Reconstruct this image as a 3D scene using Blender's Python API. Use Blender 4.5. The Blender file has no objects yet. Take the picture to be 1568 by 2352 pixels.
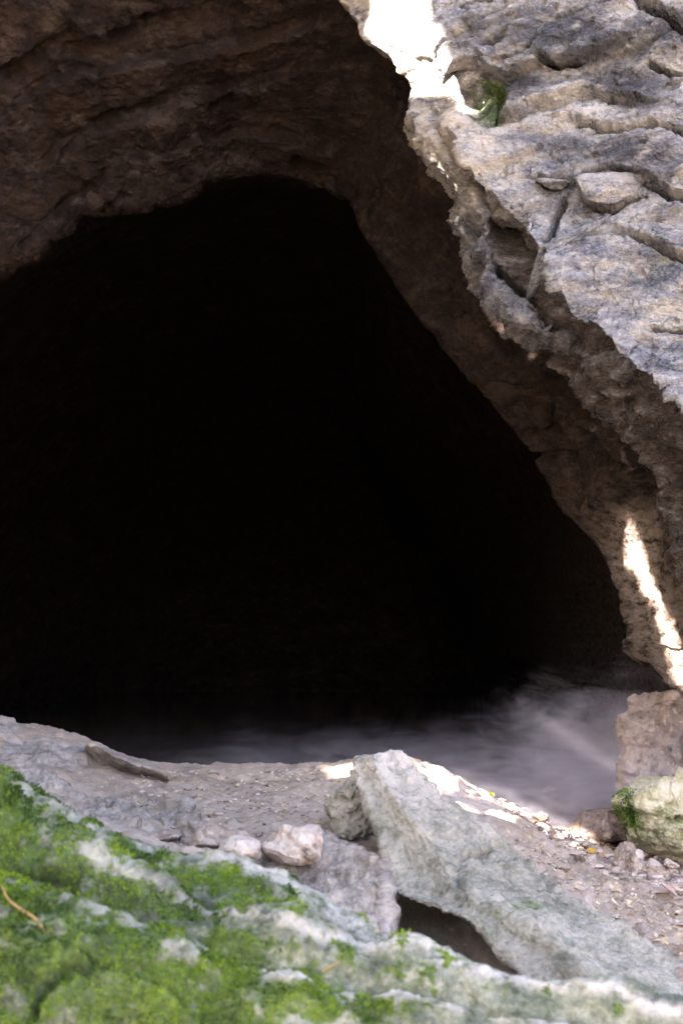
import bpy, math, random
import numpy as np
from mathutils import Vector

# ------------------------------------------------------------------ camera, sky, sun, exposure
R = math.radians
scene = bpy.context.scene
CZ, FQ, CX, HQ = 1.5, 2759.0, 784.0, 1471.0      # eye height, focal length, centre and horizon (photo units, 1568 wide)

cam_d = bpy.data.cameras.new('camera')
cam = bpy.data.objects.new('camera', cam_d)
scene.collection.objects.link(cam)
cam.location = (0, 0, CZ)
cam.rotation_euler = (R(90), 0, 0)
cam_d.sensor_fit = 'VERTICAL'
cam_d.sensor_height = 36.0
cam_d.lens = 36.0 * FQ / 2352.0
cam_d.shift_y = (HQ - 1176.0) / 2352.0
cam_d.clip_start = 0.05
cam_d.clip_end = 500
cam_d.dof.use_dof = True
cam_d.dof.focus_distance = 7.8
cam_d.dof.aperture_fstop = 3.4
scene.camera = cam

SUN = Vector((-0.76, -0.40, 0.51)).normalized()   # direction towards the sun
elev = math.asin(SUN.z)
azim = math.atan2(SUN.x, SUN.y)
world = bpy.data.worlds.new('World')
scene.world = world
world.use_nodes = True
wn = world.node_tree
sky = wn.nodes.new('ShaderNodeTexSky')
sky.sky_type = 'NISHITA'
sky.sun_disc = False
sky.sun_elevation = elev
sky.sun_rotation = azim
sky.dust_density = 3.0
sky.air_density = 0.8
wn.links.new(sky.outputs[0], wn.nodes['Background'].inputs[0])
wn.nodes['Background'].inputs[1].default_value = 0.15

sun_d = bpy.data.lights.new('sun', 'SUN')
sun_d.energy = 5.0
sun_d.angle = R(0.5)
sun_d.color = (1.0, 0.97, 0.93)
sun = bpy.data.objects.new('sun', sun_d)
scene.collection.objects.link(sun)
sun.rotation_euler = SUN.to_track_quat('Z', 'Y').to_euler()

vs = scene.view_settings
vs.view_transform = 'Standard'
vs.look = 'None'
vs.exposure = 3.6
vs.use_white_balance = True
vs.white_balance_temperature = 7400
vs.white_balance_tint = 20
vs.gamma = 1.0
vs.use_curve_mapping = False
cy = scene.cycles
cy.use_denoising = True
cy.denoising_prefilter = 'ACCURATE'
cy.max_bounces = 5
cy.diffuse_bounces = 2
cy.adaptive_threshold = 0.02
cy.glossy_bounces = 3
cy.volume_bounces = 1
cy.transmission_bounces = 4
cy.volume_max_steps = 64
cy.volume_step_rate = 2.0
cy.sample_clamp_indirect = 6.0
cy.caustics_reflective = False
cy.caustics_refractive = False

rng = np.random.default_rng(7)
random.seed(7)

# ------------------------------------------------------------------ numpy noise
_perm = np.random.default_rng(3).permutation(256).astype(np.int32)
_perm = np.concatenate([_perm, _perm])
_g = np.random.default_rng(4).normal(size=(256, 3))
_g /= np.linalg.norm(_g, axis=1)[:, None]
_g = _g.astype(np.float32)
_rnd = np.random.default_rng(5).random((256, 7)).astype(np.float32)

def _hash(ix, iy, iz):
    return _perm[_perm[_perm[ix & 255] + (iy & 255)] + (iz & 255)]

def perlin(P):
    P = np.asarray(P, dtype=np.float32)
    if len(P) > 24000:                               # small chunks stay in the processor's cache
        return np.concatenate([perlin(P[k:k + 16000]) for k in range(0, len(P), 16000)])
    P = np.asarray(P, dtype=np.float32)
    i = np.floor(P).astype(np.int32)
    f = P - i
    u = f * f * f * (f * (f * 6 - 15) + 10)
    out = np.zeros(len(P), np.float32)
    for dx in (0, 1):
        wx = u[:, 0] if dx else 1 - u[:, 0]
        for dy in (0, 1):
            wy = u[:, 1] if dy else 1 - u[:, 1]
            for dz in (0, 1):
                wz = u[:, 2] if dz else 1 - u[:, 2]
                g = _g[_hash(i[:, 0] + dx, i[:, 1] + dy, i[:, 2] + dz)]
                d = g[:, 0] * (f[:, 0] - dx) + g[:, 1] * (f[:, 1] - dy) + g[:, 2] * (f[:, 2] - dz)
                out += wx * wy * wz * d
    return out * 1.5

def fbm(P, octaves=4, gain=0.5, ridged=False):
    out = np.zeros(len(P), np.float32)
    a = 1.0
    for k in range(octaves):
        n = perlin(P * (2.03 ** k) + 17.3 * k)
        if ridged:
            n = 0.5 - np.abs(n)
        out += a * n
        a *= gain
    return out

def voronoi(P):
    P = np.asarray(P, dtype=np.float32)
    if len(P) > 24000:
        return tuple(np.concatenate(z) for z in zip(*[voronoi(P[k:k + 16000]) for k in range(0, len(P), 16000)]))
    P = np.asarray(P, dtype=np.float32)
    i = np.floor(P).astype(np.int32)
    n = len(P)
    f1 = np.full(n, 9e9, np.float32)
    f2 = np.full(n, 9e9, np.float32)
    cid = np.zeros(n, np.int32)
    cc = np.zeros((n, 3), np.float32)
    for dx in (-1, 0, 1):
        for dy in (-1, 0, 1):
            for dz in (-1, 0, 1):
                c = i + np.array([dx, dy, dz], np.int32)
                h = _hash(c[:, 0], c[:, 1], c[:, 2])
                p = c + _rnd[h, :3]
                d = ((P - p) ** 2).sum(1)
                near = d < f1
                f2 = np.where(near, f1, np.minimum(f2, d))
                f1 = np.where(near, d, f1)
                cid = np.where(near, h, cid)
                cc[near] = p[near]
    return np.sqrt(f1), np.sqrt(f2), cid, cc

def facets(P, scale, warp=0.25, tilt=1.0):
    """chipped planar facets, value about -0.5..0.5 (times cell size = scale)"""
    Q = P / scale
    w = np.stack([perlin(Q * 0.9 + 3.1), perlin(Q * 0.9 + 9.7), perlin(Q * 0.9 + 23.9)], 1)
    Q = Q + warp * w
    f1, f2, cid, cc = voronoi(Q)
    rv = _rnd[cid, 3:6] - 0.5
    val = tilt * ((Q - cc) * rv).sum(1) + 0.55 * (_rnd[cid, 6] - 0.5)
    edge = np.clip((f2 - f1) / 0.12, 0, 1)
    return val * (0.4 + 0.6 * edge) - 0.12 * (1 - edge), edge

def rotmat(ax, ang):
    from mathutils import Matrix
    return np.array(Matrix.Rotation(R(ang), 3, ax))

def smooth(a, b, x):
    t = np.clip((x - a) / (b - a), 0, 1)
    return t * t * (3 - 2 * t)

# ------------------------------------------------------------------ measuring: photo point + distance -> place
def P(qx, qy, Y):
    return np.stack(np.broadcast_arrays((np.asarray(qx) - CX) / FQ * Y, np.asarray(Y, dtype=float), CZ + (HQ - np.asarray(qy)) / FQ * Y), -1)

def proj(V):
    Y = np.maximum(V[..., 1], 0.2)
    return np.stack([CX + V[..., 0] / Y * FQ, HQ - (V[..., 2] - CZ) / Y * FQ], -1)

# ------------------------------------------------------------------ splines and grids
def catmull(C, t, closed=False):
    """C (n,...) control, t parameter in index units -> points"""
    n = len(C)
    t = np.asarray(t, float)
    i = np.floor(t).astype(int)
    if closed:
        idx = [(i + k) % n for k in (-1, 0, 1, 2)]
    else:
        i = np.clip(i, 0, n - 2)
        idx = [np.clip(i + k, 0, n - 1) for k in (-1, 0, 1, 2)]
    f = (t - i).reshape((-1,) + (1,) * (C.ndim - 1))
    p0, p1, p2, p3 = (C[k] for k in idx)
    return 0.5 * (2 * p1 + (p2 - p0) * f + (2 * p0 - 5 * p1 + 4 * p2 - p3) * f * f + (3 * p1 - p0 - 3 * p2 + p3) * f ** 3)

def surf(C, tu, tv, closed_v=False):
    A = catmull(np.asarray(C, float), tu)                 # (nu, kv, 3)
    B = catmull(A.transpose(1, 0, 2), tv, closed_v)       # (nv, nu, 3)
    return B.transpose(1, 0, 2)

def normals(G, closed_v=False):
    du = np.gradient(G, axis=0)
    if closed_v:
        dv = (np.roll(G, -1, 1) - np.roll(G, 1, 1)) * 0.5
    else:
        dv = np.gradient(G, axis=1)
    n = np.cross(du, dv)
    l = np.linalg.norm(n, axis=2, keepdims=True)
    return n / np.maximum(l, 1e-9)

def polydist(Q, poly):
    """distance to polyline and signed side (+ = below for a left-to-right line)"""
    if len(Q) > 24000:
        return tuple(np.concatenate(z) for z in zip(*[polydist(Q[k:k + 16000], poly) for k in range(0, len(Q), 16000)]))
    poly = np.asarray(poly, float)
    best = np.full(len(Q), 1e9)
    side = np.zeros(len(Q))
    for a, b in zip(poly[:-1], poly[1:]):
        d = b - a
        L2 = max((d ** 2).sum(), 1e-9)
        t = np.clip(((Q - a) @ d) / L2, 0, 1)
        r = Q - (a + t[:, None] * d)
        dist = np.sqrt((r ** 2).sum(1))
        cr = d[0] * (Q[:, 1] - a[1]) - d[1] * (Q[:, 0] - a[0])
        m = dist < best
        best = np.where(m, dist, best)
        side = np.where(m, np.sign(cr), side)
    return best, side

def groove(Q, poly, r, amp, jit=None):
    Z = Q if jit is None else Q + jit
    pl = np.asarray(poly, float)
    lo, hi = pl.min(0) - 3 * r, pl.max(0) + 3 * r
    m = (Z[:, 0] > lo[0]) & (Z[:, 0] < hi[0]) & (Z[:, 1] > lo[1]) & (Z[:, 1] < hi[1])
    d = np.full(len(Z), 1e6)
    d[m] = polydist(Z[m], poly)[0]
    return -1.25 * amp * np.exp(-(d / (0.75 * r)) ** 1.7)

def step(Q, poly, amp, rp, rr, jit=None):
    """lip: proud below the line (left-to-right travel), recessed above it"""
    d, s = polydist(Q if jit is None else Q + jit, poly)
    w = smooth(-5, 5, s * d)
    return w * amp * np.exp(-d / rp) - (1 - w) * amp * np.exp(-d / rr)

def inside(Q, poly):
    poly = np.asarray(poly, float)
    x, y = Q[:, 0], Q[:, 1]
    c = np.zeros(len(Q), bool)
    for a, b in zip(poly, np.roll(poly, -1, 0)):
        cond = ((a[1] > y) != (b[1] > y)) & (x < (b[0] - a[0]) * (y - a[1]) / (b[1] - a[1] + 1e-12) + a[0])
        c ^= cond
    return c

def blob(Q, c, rx, ry):
    return np.exp(-(((Q[:, 0] - c[0]) / rx) ** 2 + ((Q[:, 1] - c[1]) / ry) ** 2))

# ------------------------------------------------------------------ objects
def link(o, parent=None):
    scene.collection.objects.link(o)
    if parent:
        o.parent = parent
    return o

def raw_mesh(name, V, F, mat, parent=None, smooth_shade=True, attrs=None):
    me = bpy.data.meshes.new(name)
    V = np.ascontiguousarray(V, dtype=np.float32)
    F = np.ascontiguousarray(F, dtype=np.int32)
    k = F.shape[1]
    me.vertices.add(len(V))
    me.vertices.foreach_set('co', V.ravel())
    me.loops.add(F.size)
    me.loops.foreach_set('vertex_index', F.ravel())
    me.polygons.add(len(F))
    me.polygons.foreach_set('loop_start', np.arange(0, F.size, k, dtype=np.int32))
    me.polygons.foreach_set('use_smooth', np.full(len(F), smooth_shade, dtype=bool))
    me.update(calc_edges=True)
    if attrs:
        for nm, val in attrs.items():
            a = me.attributes.new(nm, 'FLOAT', 'POINT')
            a.data.foreach_set('value', np.ascontiguousarray(val, dtype=np.float32).ravel())
    me.materials.append(mat)
    return link(bpy.data.objects.new(name, me), parent)

def grid_faces(nu, nv, closed_v=False):
    i = np.arange(nu - 1)[:, None]
    j = np.arange(nv if closed_v else nv - 1)[None, :]
    j2 = (j + 1) % nv
    a, b, c, d = i * nv + j, i * nv + j2, (i + 1) * nv + j2, (i + 1) * nv + j
    return np.stack(np.broadcast_arrays(a, b, c, d), -1).reshape(-1, 4)

def tag(o, label=None, cat=None, group=None, kind=None):
    if label: o['label'] = label
    if cat: o['category'] = cat
    if group: o['group'] = group
    if kind: o['kind'] = kind
    return o

# ------------------------------------------------------------------ materials
def ramp(nt, fac, stops, interp='LINEAR'):
    n = nt.nodes.new('ShaderNodeValToRGB')
    n.color_ramp.interpolation = interp
    e = n.color_ramp.elements
    while len(e) < len(stops):
        e.new(0.5)
    for k, (p, c) in enumerate(stops):
        e[k].position = p
        e[k].color = (c[0], c[1], c[2], 1) if not isinstance(c, (int, float)) else (c, c, c, 1)
    nt.links.new(fac, n.inputs[0])
    return n.outputs[0]

def noise_n(nt, vec, scale, detail=4, rough=0.55, dist=0.0):
    n = nt.nodes.new('ShaderNodeTexNoise')
    n.inputs['Scale'].default_value = scale
    n.inputs['Detail'].default_value = detail
    n.inputs['Roughness'].default_value = rough
    n.inputs['Distortion'].default_value = dist
    nt.links.new(vec, n.inputs['Vector'])
    return n.outputs[0]

def mix_n(nt, fac, a, b, mode='MIX'):
    n = nt.nodes.new('ShaderNodeMix')
    n.data_type = 'RGBA'
    n.blend_type = mode
    for sock, v in ((n.inputs['Factor'], fac), (n.inputs['A'], a), (n.inputs['B'], b)):
        if isinstance(v, bpy.types.NodeSocket):
            nt.links.new(v, sock)
        elif isinstance(v, (int, float)):
            sock.default_value = v
        else:
            sock.default_value = (v[0], v[1], v[2], 1)
    return n.outputs['Result']

def math_n(nt, op, a, b=None, c=None, clamp=False):
    n = nt.nodes.new('ShaderNodeMath')
    n.operation = op
    n.use_clamp = clamp
    for k, v in enumerate((a, b, c)):
        if v is None: continue
        if isinstance(v, bpy.types.NodeSocket):
            nt.links.new(v, n.inputs[k])
        else:
            n.inputs[k].default_value = v
    return n.outputs[0]

def maprange(nt, v, a, b, c=0.0, d=1.0, sm=True):
    n = nt.nodes.new('ShaderNodeMapRange')
    n.interpolation_type = 'SMOOTHSTEP' if sm else 'LINEAR'
    nt.links.new(v, n.inputs[0])
    for k, x in enumerate((a, b, c, d)):
        n.inputs[k + 1].default_value = x
    return n.outputs[0]

def attr_n(nt, name):
    n = nt.nodes.new('ShaderNodeAttribute')
    n.attribute_name = name
    return n.outputs['Fac']

def rock_mat(name, dark, mid, light, scale=1.0, stretch=(1, 1, 1), rot=(0, 0, 0), pale=None, pale_amt=0.0,
             warm=None, warm_amt=0.0, moss=None, speck=None, rough=(0.45, 0.85), bump=0.5, bump_dist=0.02, fine=70.0,
             contrast=(0.40, 0.5, 0.61), spec=0.5, dark_col=None, brown_col=None):
    m = bpy.data.materials.new(name)
    m.use_nodes = True
    nt = m.node_tree
    b = nt.nodes['Principled BSDF']
    geo = nt.nodes.new('ShaderNodeNewGeometry')
    mp = nt.nodes.new('ShaderNodeMapping')
    mp.inputs['Scale'].default_value = stretch
    mp.inputs['Rotation'].default_value = rot
    nt.links.new(geo.outputs['Position'], mp.inputs['Vector'])
    v = mp.outputs[0]
    n1 = noise_n(nt, v, 1.6 * scale, 5, 0.62, 0.4)
    n2 = noise_n(nt, v, 7.0 * scale, 4, 0.68)
    n3 = noise_n(nt, geo.outputs['Position'], fine * 0.6, 2, 0.7)
    mixv = math_n(nt, 'ADD', math_n(nt, 'MULTIPLY', n1, 0.46), math_n(nt, 'ADD', math_n(nt, 'MULTIPLY', n2, 0.29), math_n(nt, 'MULTIPLY', n3, 0.25)))
    col = ramp(nt, mixv, [(contrast[0], dark), (contrast[1], mid), (contrast[2], light)])
    if warm:
        w = maprange(nt, noise_n(nt, v, 2.3 * scale, 3, 0.6, 0.8), 0.52, 0.68)
        col = mix_n(nt, math_n(nt, 'MULTIPLY', w, warm_amt), col, warm)
    if pale:
        w = maprange(nt, noise_n(nt, v, 4.1 * scale, 4, 0.7), 0.5, 0.66)
        a = attr_n(nt, 'pale')
        w2 = math_n(nt, 'MULTIPLY', w, pale_amt)
        w3 = math_n(nt, 'MAXIMUM', w2, math_n(nt, 'MULTIPLY', a, maprange(nt, n2, 0.3, 0.6)))
        col = mix_n(nt, w3, col, pale)
    for nm_, cc2 in (('dark', dark_col), ('brown', brown_col)):
        if cc2:
            col = mix_n(nt, math_n(nt, 'MULTIPLY', attr_n(nt, nm_), maprange(nt, n2, 0.80, 0.48)), col, cc2)
    if speck:                                            # small chips and grains of another colour
        vo = nt.nodes.new('ShaderNodeTexVoronoi')
        vo.inputs['Scale'].default_value = speck[1]
        nt.links.new(geo.outputs['Position'], vo.inputs['Vector'])
        sp = math_n(nt, 'MULTIPLY', maprange(nt, vo.outputs['Distance'], 0.32, 0.18), maprange(nt, n2, speck[2], speck[2] + 0.14))
        col = mix_n(nt, sp, col, speck[0])
    if moss:
        a = attr_n(nt, 'moss')
        nm = noise_n(nt, geo.outputs['Position'], 14.0, 4, 0.72)
        fac = maprange(nt, math_n(nt, 'ADD', a, math_n(nt, 'MULTIPLY', math_n(nt, 'SUBTRACT', nm, 0.5), 1.5)), 0.34, 0.80)
        mc = ramp(nt, math_n(nt, 'ADD', math_n(nt, 'MULTIPLY', noise_n(nt, geo.outputs['Position'], 45.0, 2, 0.7), 0.5), math_n(nt, 'MULTIPLY', noise_n(nt, geo.outputs['Position'], 5.0, 3, 0.6), 0.5)), [(0.36, moss[0]), (0.52, moss[1]), (0.7, moss[2])])
        col = mix_n(nt, math_n(nt, 'MULTIPLY', fac, 0.88), col, mc)
    nt.links.new(col, b.inputs['Base Color'])
    rg = maprange(nt, n2, 0.3, 0.7, rough[0], rough[1])
    nt.links.new(rg, b.inputs['Roughness'])
    b.inputs['Specular IOR Level'].default_value = spec
    nb1 = noise_n(nt, v, 26 * scale, 4, 0.72)
    h = nb1
    bp = nt.nodes.new('ShaderNodeBump')
    bp.inputs['Strength'].default_value = bump
    bp.inputs['Distance'].default_value = bump_dist
    nt.links.new(h, bp.inputs['Height'])
    nt.links.new(bp.outputs[0], b.inputs['Normal'])
    return m

def plain_mat(name, c1, c2, scale=30.0, rough=0.7, tint=None, translucent=0.0, spec=0.4):
    m = bpy.data.materials.new(name)
    m.use_nodes = True
    nt = m.node_tree
    b = nt.nodes['Principled BSDF']
    geo = nt.nodes.new('ShaderNodeNewGeometry')
    n = noise_n(nt, geo.outputs['Position'], scale, 5, 0.6)
    if tint:
        n = math_n(nt, 'ADD', math_n(nt, 'MULTIPLY', attr_n(nt, tint), 0.7), math_n(nt, 'MULTIPLY', n, 0.3))
    col = ramp(nt, n, [(0.25, c1), (0.7, c2)])
    nt.links.new(col, b.inputs['Base Color'])
    b.inputs['Roughness'].default_value = rough
    b.inputs['Specular IOR Level'].default_value = spec
    if translucent:
        b.inputs['Subsurface Weight'].default_value = 0.0
        t = nt.nodes.new('ShaderNodeBsdfTranslucent')
        nt.links.new(col, t.inputs[0])
        mx = nt.nodes.new('ShaderNodeMixShader')
        mx.inputs[0].default_value = translucent
        nt.links.new(b.outputs[0], mx.inputs[1])
        nt.links.new(t.outputs[0], mx.inputs[2])
        nt.links.new(mx.outputs[0], nt.nodes['Material Output'].inputs[0])
    return m

MOSS = ((0.014, 0.036, 0.004), (0.055, 0.112, 0.007), (0.165, 0.235, 0.014))
M = {}
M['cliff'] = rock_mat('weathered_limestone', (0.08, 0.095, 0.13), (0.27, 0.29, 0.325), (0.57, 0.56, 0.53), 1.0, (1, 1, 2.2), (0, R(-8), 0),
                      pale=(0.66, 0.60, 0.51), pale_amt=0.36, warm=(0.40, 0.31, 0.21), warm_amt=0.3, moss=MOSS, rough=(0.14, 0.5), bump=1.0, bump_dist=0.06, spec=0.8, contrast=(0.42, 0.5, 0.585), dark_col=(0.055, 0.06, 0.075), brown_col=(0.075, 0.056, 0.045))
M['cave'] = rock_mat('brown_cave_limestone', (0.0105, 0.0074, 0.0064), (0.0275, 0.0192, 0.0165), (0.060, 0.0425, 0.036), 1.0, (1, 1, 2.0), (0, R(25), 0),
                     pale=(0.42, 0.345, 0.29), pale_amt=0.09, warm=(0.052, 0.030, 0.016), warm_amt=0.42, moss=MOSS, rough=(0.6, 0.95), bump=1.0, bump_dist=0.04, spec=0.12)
M['mossy'] = rock_mat('mossy_grey_limestone', (0.034, 0.048, 0.022), (0.105, 0.130, 0.074), (0.25, 0.27, 0.195), 2.5,
                      pale=(0.56, 0.54, 0.51), pale_amt=0.12, moss=MOSS, rough=(0.55, 0.9), bump=0.9, bump_dist=0.016, fine=100, contrast=(0.42, 0.5, 0.585))
M['grey'] = rock_mat('greenish_grey_limestone', (0.11, 0.115, 0.08), (0.215, 0.215, 0.165), (0.36, 0.345, 0.28), 1.9,
                     pale=(0.54, 0.50, 0.43), pale_amt=0.4, moss=MOSS, rough=(0.55, 0.9), bump=1.0, bump_dist=0.022, fine=90, contrast=(0.42, 0.5, 0.585))
M['slab'] = rock_mat('grey_bedrock', (0.10, 0.088, 0.078), (0.22, 0.195, 0.17), (0.40, 0.345, 0.28), 2.6, (1, 1, 2.0), (0, R(20), 0),
                     pale=(0.5, 0.44, 0.37), pale_amt=0.5, warm=(0.32, 0.22, 0.13), warm_amt=0.4, moss=MOSS, rough=(0.5, 0.85), bump=0.6, bump_dist=0.014, fine=100)
M['pale'] = rock_mat('pale_limestone', (0.16, 0.12, 0.092), (0.32, 0.255, 0.205), (0.50, 0.42, 0.345), 3.0,
                     pale=(0.58, 0.51, 0.44), pale_amt=0.5, warm=(0.38, 0.24, 0.13), warm_amt=0.4, moss=MOSS, rough=(0.5, 0.85), bump=0.6, bump_dist=0.012, fine=110)
M['ochre'] = rock_mat('lichen_yellow_limestone', (0.20, 0.20, 0.10), (0.36, 0.345, 0.19), (0.54, 0.51, 0.36), 1.8,
                     pale=(0.55, 0.51, 0.42), pale_amt=0.4, warm=(0.34, 0.20, 0.10), warm_amt=0.4, moss=MOSS, rough=(0.5, 0.85), bump=0.7, bump_dist=0.02, fine=100)
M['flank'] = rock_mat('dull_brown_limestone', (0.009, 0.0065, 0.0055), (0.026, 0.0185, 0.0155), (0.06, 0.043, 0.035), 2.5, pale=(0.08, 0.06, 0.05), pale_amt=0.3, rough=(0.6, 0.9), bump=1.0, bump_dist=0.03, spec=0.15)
M['brown'] = rock_mat('brown_wet_rock', (0.10, 0.07, 0.05), (0.22, 0.155, 0.115), (0.36, 0.27, 0.21), 2.5,
                      pale=(0.45, 0.38, 0.33), pale_amt=0.3, moss=MOSS, rough=(0.25, 0.7), bump=0.6, bump_dist=0.014, fine=100)
M['floor'] = rock_mat('silty_cave_floor', (0.185, 0.148, 0.115), (0.30, 0.240, 0.186), (0.39, 0.325, 0.27), 1.3,
                      pale=(0.46, 0.39, 0.345), pale_amt=0.22, warm=(0.25, 0.17, 0.11), warm_amt=0.4, moss=MOSS,
                      speck=((0.48, 0.37, 0.22), 26.0, 0.42), rough=(0.6, 0.95), bump=0.5, bump_dist=0.010, fine=110)
M['moss'] = plain_mat('moss_leaves', (0.014, 0.05, 0.003), (0.175, 0.29, 0.012), 20, 0.75, 'tint', 0.25)
M['leaf'] = plain_mat('added_canopy_leaves', (0.04, 0.075, 0.02), (0.09, 0.15, 0.04), 6, 0.55)
M['bark'] = rock_mat('added_canopy_bark', (0.05, 0.04, 0.03), (0.11, 0.085, 0.065), (0.18, 0.14, 0.11), 3, (1, 1, 0.2))
M['litter'] = plain_mat('dry_leaf_chips', (0.20, 0.12, 0.06), (0.55, 0.46, 0.33), 15, 0.8, 'tint')
M['twig'] = plain_mat('dry_twig', (0.06, 0.045, 0.035), (0.16, 0.12, 0.09), 40, 0.85)
M['yellow'] = plain_mat('yellow_leaf', (0.45, 0.22, 0.02), (0.62, 0.40, 0.05), 60, 0.6, None, 0.3)
M['green'] = plain_mat('green_leaf', (0.16, 0.24, 0.04), (0.40, 0.42, 0.08), 60, 0.6, None, 0.3)
M['deadleaf'] = plain_mat('pinkish_dead_leaf', (0.34, 0.22, 0.17), (0.55, 0.42, 0.34), 60, 0.7, None, 0.2)
M['gravel'] = plain_mat('gravel_stones', (0.14, 0.11, 0.095), (0.46, 0.38, 0.33), 30, 0.75, 'tint')

# ------------------------------------------------------------------ rock surfaces
def rock_disp(V, rot=None, squash=1.0, fac=((0.6, 0.12), (0.22, 0.05)), big=(1.2, 0.08), mid=(0.3, 0.03), fine=(0.07, 0.012), seed=0.0, warp=0.3):
    """height above the plain surface: broad swell, chipped blocks, pits and grain"""
    W = V + seed
    Q = W if rot is None else W @ rot
    Q = Q * np.array([1, 1, squash])
    h = big[1] * fbm(Q / big[0], 3)
    for s, a in fac:
        f, e = facets(Q, s, warp)
        h = h + a * f
    h = h + mid[1] * fbm(Q / mid[0], 3, 0.55, True)
    h = h + fine[1] * fbm(W / fine[0], 3, 0.6)
    return h

def sheet(name, C, tu, tv, mat, disp, sculpt=None, toward=(0, 0, CZ), keep=None, attrs=None, parent=None, flip=None, pre=None):
    """open rock surface through control points C; sculpt(Qxy, V) -> extra height along the normal"""
    G = surf(C, tu, tv)
    if pre is not None:
        G = pre(G)
    nu, nv = G.shape[:2]
    N = normals(G)
    V = G.reshape(-1, 3)
    N = N.reshape(-1, 3)
    s = np.sign((N * (np.asarray(toward) - V)).sum(1).mean()) if flip is None else flip
    N = N * s
    h = disp(V)
    Q = proj(V)
    if sculpt is not None:
        h = h + sculpt(Q, V)
    V2 = V + N * h[:, None]
    at = {k: f(Q, V2) for k, f in (attrs or {}).items()}
    o = raw_mesh(name, V2, grid_faces(nu, nv), mat, parent, True, at)
    return o, V2, N, Q

def chisel(V, k, seed, lo=0.74, hi=0.97):
    r = np.random.default_rng(seed)
    c = V.mean(0)
    sc = V.std(0) + 1e-6
    X = (V - c) / sc
    for _ in range(k):
        d = r.normal(size=3); d /= np.linalg.norm(d)
        t = X @ d
        m = t.max() * r.uniform(lo, hi)
        X = X - d[None] * np.maximum(t - m, 0)[:, None]
    return X * sc + c

def loft(name, S, nu, nv, mat, disp, sculpt=None, attrs=None, parent=None, cuts=0, seed=0, lo=0.74, sharp=False, soft=6.0):
    """closed rock through rings S (n sections, k points each); the first and last ring close to a point"""
    S = np.asarray(S, float)
    tu = np.linspace(0, len(S) - 1, nu)
    tv = np.linspace(0, S.shape[1], nv, endpoint=False)
    G = surf(S, tu, tv, True)
    if sharp:                                            # crisp edges along the rings
        A = catmull(S, tu)
        i_ = np.floor(tv).astype(int); f_ = (tv - i_)[None, :, None]
        G = A[:, i_ % S.shape[1]] * (1 - f_) + A[:, (i_ + 1) % S.shape[1]] * f_
    N = normals(G, True)
    cen = G.mean(1, keepdims=True)
    s = np.sign((N * (G - cen)).sum())
    if cuts:
        G = chisel(G.reshape(-1, 3), cuts, seed, lo).reshape(G.shape)
        N = 0.5 * N + 0.5 * normals(G, True)
        N /= np.maximum(np.linalg.norm(N, axis=2, keepdims=True), 1e-6)
    N = (N * s)
    V, N = G.reshape(-1, 3), N.reshape(-1, 3)
    h = disp(V)
    Q = proj(V)
    if sculpt is not None:
        h = h + sculpt(Q, V)
    fade = np.minimum(np.arange(nu), np.arange(nu)[::-1])
    fade = np.repeat(np.clip(fade / soft, 0, 1), nv)
    V2 = V + N * (h * fade)[:, None]
    at = {k: f(Q, V2) for k, f in (attrs or {}).items()}
    return raw_mesh(name, V2, grid_faces(nu, nv, True), mat, parent, True, at), V2, N, Q

def ring_rock(name, outline, Y, depth, mat, disp_amt=0.03, cells=0.12, nu=90, nv=110, top=0.35, seed=0.0, moss=None, pale=None, lean=0.0, sculpt=None, cuts=16):
    """rock from its outline in the photo: a closed body whose middle bulges towards the viewer and whose back lies depth metres behind"""
    O = np.asarray(outline, float)
    c = O.mean(0)
    zmid = c[1]
    ph = math.hypot(np.ptp(O[:, 0]), np.ptp(O[:, 1])) / FQ * Y
    def ring(k, dy):
        q = c + (O - c) * k
        return P(q[:, 0], q[:, 1], Y + dy + lean * (zmid - q[:, 1]) / FQ * Y)
    S = [ring(0.02, -top * depth), ring(0.45, -top * depth * 0.92), ring(0.8, -top * depth * 0.62), ring(0.97, -0.12 * depth), ring(1.0, 0.12 * depth), ring(0.96, 0.45 * depth), ring(0.7, 0.85 * depth), ring(0.02, 0.95 * depth)]
    zero = lambda Q, V: np.zeros(len(Q))
    return loft(name, S, nu, nv, mat, lambda V: rock_disp(V, rotmat('X', 20), 1.4, ((cells, disp_amt * 1.4), (cells * 0.4, disp_amt * 0.6)), (cells * 3, disp_amt * 0.8), (cells * 0.7, disp_amt * 0.25), (cells * 0.16, disp_amt * 0.2), seed, 0.08),
                sculpt, attrs={'moss': moss or zero, 'pale': pale or zero}, cuts=cuts, seed=int(seed * 7) + 3)

def jitter(V, s, amp):
    """wander for sculpted lines, in photo units"""
    return np.stack([perlin(V / s + 5.5) + 0.45 * perlin(V / (0.22 * s) + 15.5), perlin(V / s + 41.2) + 0.45 * perlin(V / (0.22 * s) + 7.7)], 1) * amp

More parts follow.
